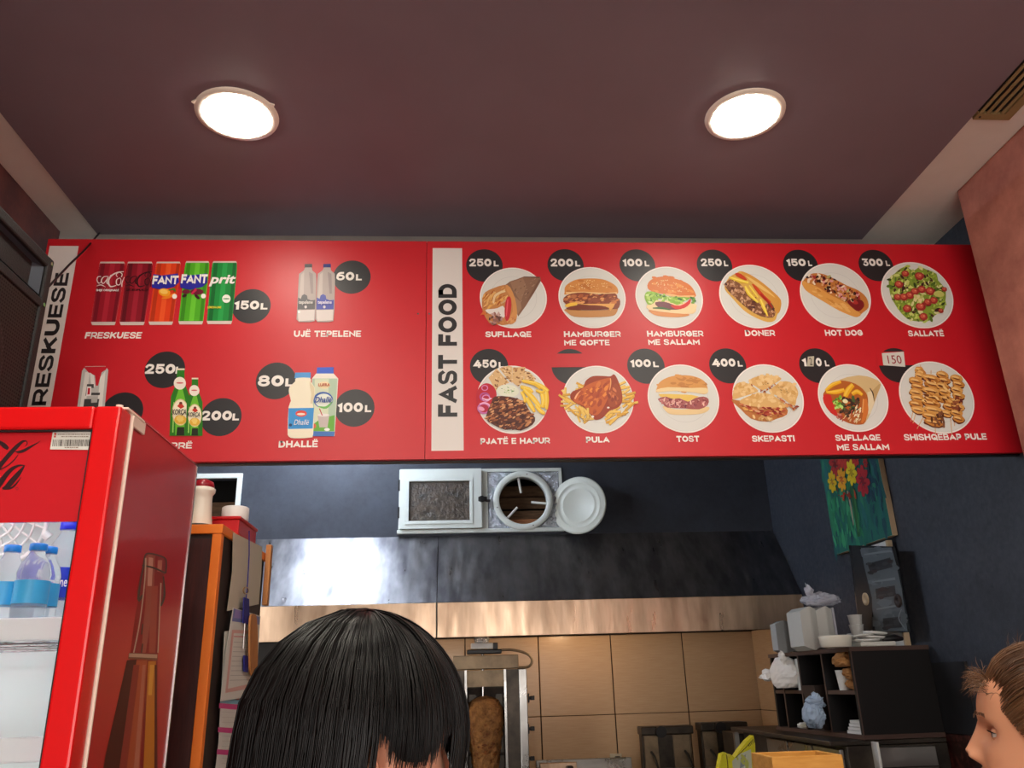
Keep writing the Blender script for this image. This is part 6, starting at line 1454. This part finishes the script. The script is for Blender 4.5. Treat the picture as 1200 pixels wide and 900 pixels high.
# --- woman with long black hair, seen from behind right
def hair_long(root, T):
    cz = .118; ax_, ay_, az_ = .122, .100, .122
    cxh = -.010
    def surf(th, ph, off=0.0):
        # th: from the crown, ph: azimuth, 0 = face
        d = Vector((math.sin(th)*math.cos(ph), math.sin(th)*math.sin(ph), math.cos(th)))
        back = .5-.5*math.cos(ph)
        return Vector((cxh+d.x*(ax_+off), d.y*(ay_+off), cz+d.z*(az_+off)))
    def path(ph, off, lj, steps=48, sway=0.0):
        a = abs((ph+PI) % (2*PI)-PI)          # 0 face .. pi back
        if a < .50: end = 1.62+lj*.22; hang = 0.0
        elif a < .86: end = 1.66; hang = .02+lj*.10*(.25+.75*(math.sin(a*26) > -.2))
        elif a < 1.78: end = 1.40+.36*min(1, max(0, a-.98)/.30)+lj*.10-.22*g(a-1.70, .12); hang = 0.0
        else: end = 1.72; hang = .40+.05*lj
        out = []
        tot = end*.115+hang
        for k in range(steps+1):
            s_ = tot*k/steps
            if s_ < end*.115:
                th = s_/.115; p_ = surf(th, ph+sway*th*.35, off)
            else:
                p_ = surf(end, ph+sway*end*.35, off); e = s_-end*.115; flare = 1+.25*e/(.2)
                if a < .95: p_ = p_+Vector((-.02*e, -.10*e*math.copysign(1, p_.y), -e))
                else: p_ = Vector((p_.x-.08*e, p_.y*(1+.15*e), p_.z-e))
            out.append(T @ p_)
        return out
    shell = MB(); NA = 150; ST = 48; vs = []
    for i in range(NA):
        ph = 2*PI*i/NA; rd = random.Random(i); wv = .0014*math.sin(i*2.1)+.0012*math.sin(i*.9)
        vs += path(ph, .001+wv, .1)
    fs = []
    for i in range(NA):
        a1 = abs((2*PI*i/NA+PI) % (2*PI)-PI); a2 = abs((2*PI*(i+1)/NA+PI) % (2*PI)-PI)
        lim = ST
        for q in (.50, .86, 1.78):
            if (a1 < q) != (a2 < q): lim = 24 if q > 1.7 else 37
        j = (i+1) % NA
        for k in range(lim): fs.append((i*(ST+1)+k, j*(ST+1)+k, j*(ST+1)+k+1, i*(ST+1)+k+1))
    shell.add(vs, fs, True); hr = shell.build('hair', 'hair_black', root, 'long straight black hair with fringe')
    st = MB(); rd = random.Random(12)
    for k in range(3000):
        ph = rd.uniform(0, 2*PI); a = abs((ph+PI) % (2*PI)-PI)
        lj = rd.random()
        ribbon(st, path(ph, rd.uniform(.001, .0065)+(rd.random() < .03)*.004, lj, 20, rd.uniform(-.12, .12)), rd.uniform(.0006, .0013))
    st.build('hair_strands', 'hair_black', hr, kind='stuff')
T1 = head_matrix(Vector((-.112, .985, 1.487)), math.radians(30), math.radians(4), 0)
person('person', 'person with long black hair and fringe seen from behind, at bottom centre', T1, hair_long, 'skin_fair', 'cloth_grey')

# --- woman with brown swept-back hair in profile at the right edge
def hair_back(root, T):
    pole = Vector((1, 0, -.42)).normalized(); cc = Vector((-.008, 0, .112)); A_ = Vector((.109, .084, .111))
    e1 = Vector((0, 1, 0)); e2 = pole.cross(e1).normalized()   # e2 points down-ish/up
    if e2.z < 0: e2 = -e2
    def pt(th, ph, off):
        d = pole*math.cos(th)+(e2*math.cos(ph)+e1*math.sin(ph))*math.sin(th)
        return Vector((cc.x+d.x*(A_.x+off), cc.y+d.y*(A_.y+off), cc.z+d.z*(A_.z+off)))
    def th0(ph):
        a = abs((ph+PI) % (2*PI)-PI)
        return .97+.25*(a/1.57)**2
    def path(ph, off, n=16, lift=0.0, t0=0.0):
        s0 = th0(ph)+t0; out = []
        for k in range(n+1):
            u = k/n; th = s0+(3.05-s0)*u
            o_ = off*min(1, .15+u*5)+lift*math.sin(PI*min(1, u*1.3))*.8
            out.append(T @ pt(th, ph*(1-.0*u), o_))
        return out
    sh = MB(); N = 90; vs = []
    for i in range(N):
        ph = -2.1+4.2*i/(N-1); vs += path(ph, .009+.0016*math.sin(i*1.9)+.001*math.sin(i*.7), 20)
    sh.add(vs, [(i*21+k, (i+1)*21+k, (i+1)*21+k+1, i*21+k+1) for i in range(N-1) for k in range(20)], True)
    hr = sh.build('hair', 'hair_brown', root, 'brown hair swept back from the forehead')
    st = MB(); rd = random.Random(77)
    for k in range(2400):
        ph = rd.uniform(-2.1, 2.1); ribbon(st, path(ph, rd.uniform(.006, .015), 14, rd.random()**4*.012, rd.uniform(-.04, .08)), rd.uniform(.0005, .0011))
    # bun
    for k in range(260):
        q = rd.uniform(0, 6.28); r_ = rd.uniform(.02, .038); z_ = rd.uniform(-.03, .03)
        c_ = Vector((-.14, 0, .09)); P = [T @ (c_+Vector((z_*.6+.004*math.sin(j), r_*math.cos(q+j*.35), r_*math.sin(q+j*.35)+z_*.3))) for j in range(12)]; ribbon(st, P, .0012)
    # frizzy flyaways over forehead and crown
    for k in range(150):
        ph = rd.gauss(0, .35); p0 = pt(th0(ph)+rd.uniform(-.05, .1), ph, .006); P = [p0]; d = Vector((rd.uniform(.3, 1), rd.uniform(-.6, .6), rd.uniform(.1, .9))).normalized()
        for j in range(7):
            d = (d+Vector((rd.uniform(-.35, .25), rd.uniform(-.4, .4), rd.uniform(-.45, .1)))).normalized(); P.append(P[-1]+d*rd.uniform(.003, .006))
        ribbon(st, [T @ q for q in P], .0004)
    for k in range(220):
        ph = rd.uniform(-1.2, 1.2); th = rd.uniform(1.3, 2.6); p0 = pt(th, ph, .010); P = [p0]; nn = (p0-cc).normalized(); d = (nn*rd.uniform(.4, 1)+Vector((-.6, rd.uniform(-.5, .5), 0))).normalized()
        for j in range(7):
            d = (d+Vector((rd.uniform(-.3, .3), rd.uniform(-.3, .3), rd.uniform(-.3, .2)))).normalized(); P.append(P[-1]+d*rd.uniform(.003, .007))
        ribbon(st, [T @ q for q in P], .0004)
    st.build('hair_strands', 'hair_brown', hr, kind='stuff')
def face_bits(root, T):
    rd = random.Random(4)
    for sy in (-1, 1):
        br = MB()
        for k in range(90):
            u = rd.random(); y = sy*(.013+u*.036); x = .1025-.55*(abs(y)-.012)**1.0*.35-.9*max(0, abs(y)-.030)**1.2; z = .1255+.006*math.sin(u*2.4)+rd.uniform(-.002, .002)
            a = Vector((x-.0008, y, z)); br.tube([T @ a, T @ (a+Vector((-.001, sy*.006, .0005+rd.uniform(-.0005, .0015))))], [.0006, .0003], 3, caps=False)
        br.build('eyebrow', 'hair_brown', root)
        c0 = Vector((.0680, sy*.0305, .1065)); R3 = T.to_3x3()
        def ball(r, a0, a1, b0=-88, b1=88, n=14):
            vs = []; m_ = MB()
            for i in range(n+1):
                al = math.radians(a0+(a1-a0)*i/n)
                for j in range(n+1):
                    be = math.radians(b0+(b1-b0)*j/n); vs.append(T @ (c0+Vector((r*math.cos(be)*math.cos(al), r*math.sin(be), r*math.cos(be)*math.sin(al)))))
            m_.add(vs, [(i*(n+1)+j, i*(n+1)+j+1, (i+1)*(n+1)+j+1, (i+1)*(n+1)+j) for i in range(n) for j in range(n)], True); return m_
        e_ = ball(.0118, -180, 180).build('eye', 'eye_white', root); ball(.01195, -22, 24, -23, 23).build('iris', 'hair_black', e_)
        ball(.0128, 14, 150).build('upper_eyelid', 'skin', root); ball(.0127, -150, -24).build('lower_eyelid', 'skin', root)
        ls = MB()
        for k in range(30):
            be = math.radians(-60+120*k/29); al = math.radians(14); r = .0128
            a = c0+Vector((r*math.cos(be)*math.cos(al), r*math.sin(be), r*math.cos(be)*math.sin(al))); ls.tube([T @ a, T @ (a+Vector((.0032, sy*.0008, -.0004))), T @ (a+Vector((.0055, sy*.001, .0012)))], [.0004, .0003, .0001], 3, caps=False)
        ls.build('eyelashes', 'hair_black', root)
R2_ = (Matrix.Rotation(math.radians(148), 4, 'Z') @ Matrix.Rotation(math.radians(-8), 4, 'Y'))
T2 = Matrix.Translation(onY(1131, 879, 1.27)-(R2_ @ Vector((.1145, 0, .0775)))) @ R2_
person('person', 'person with brown swept back hair in profile at the right edge', T2, hair_back, 'skin', 'cloth_dark', face_bits)
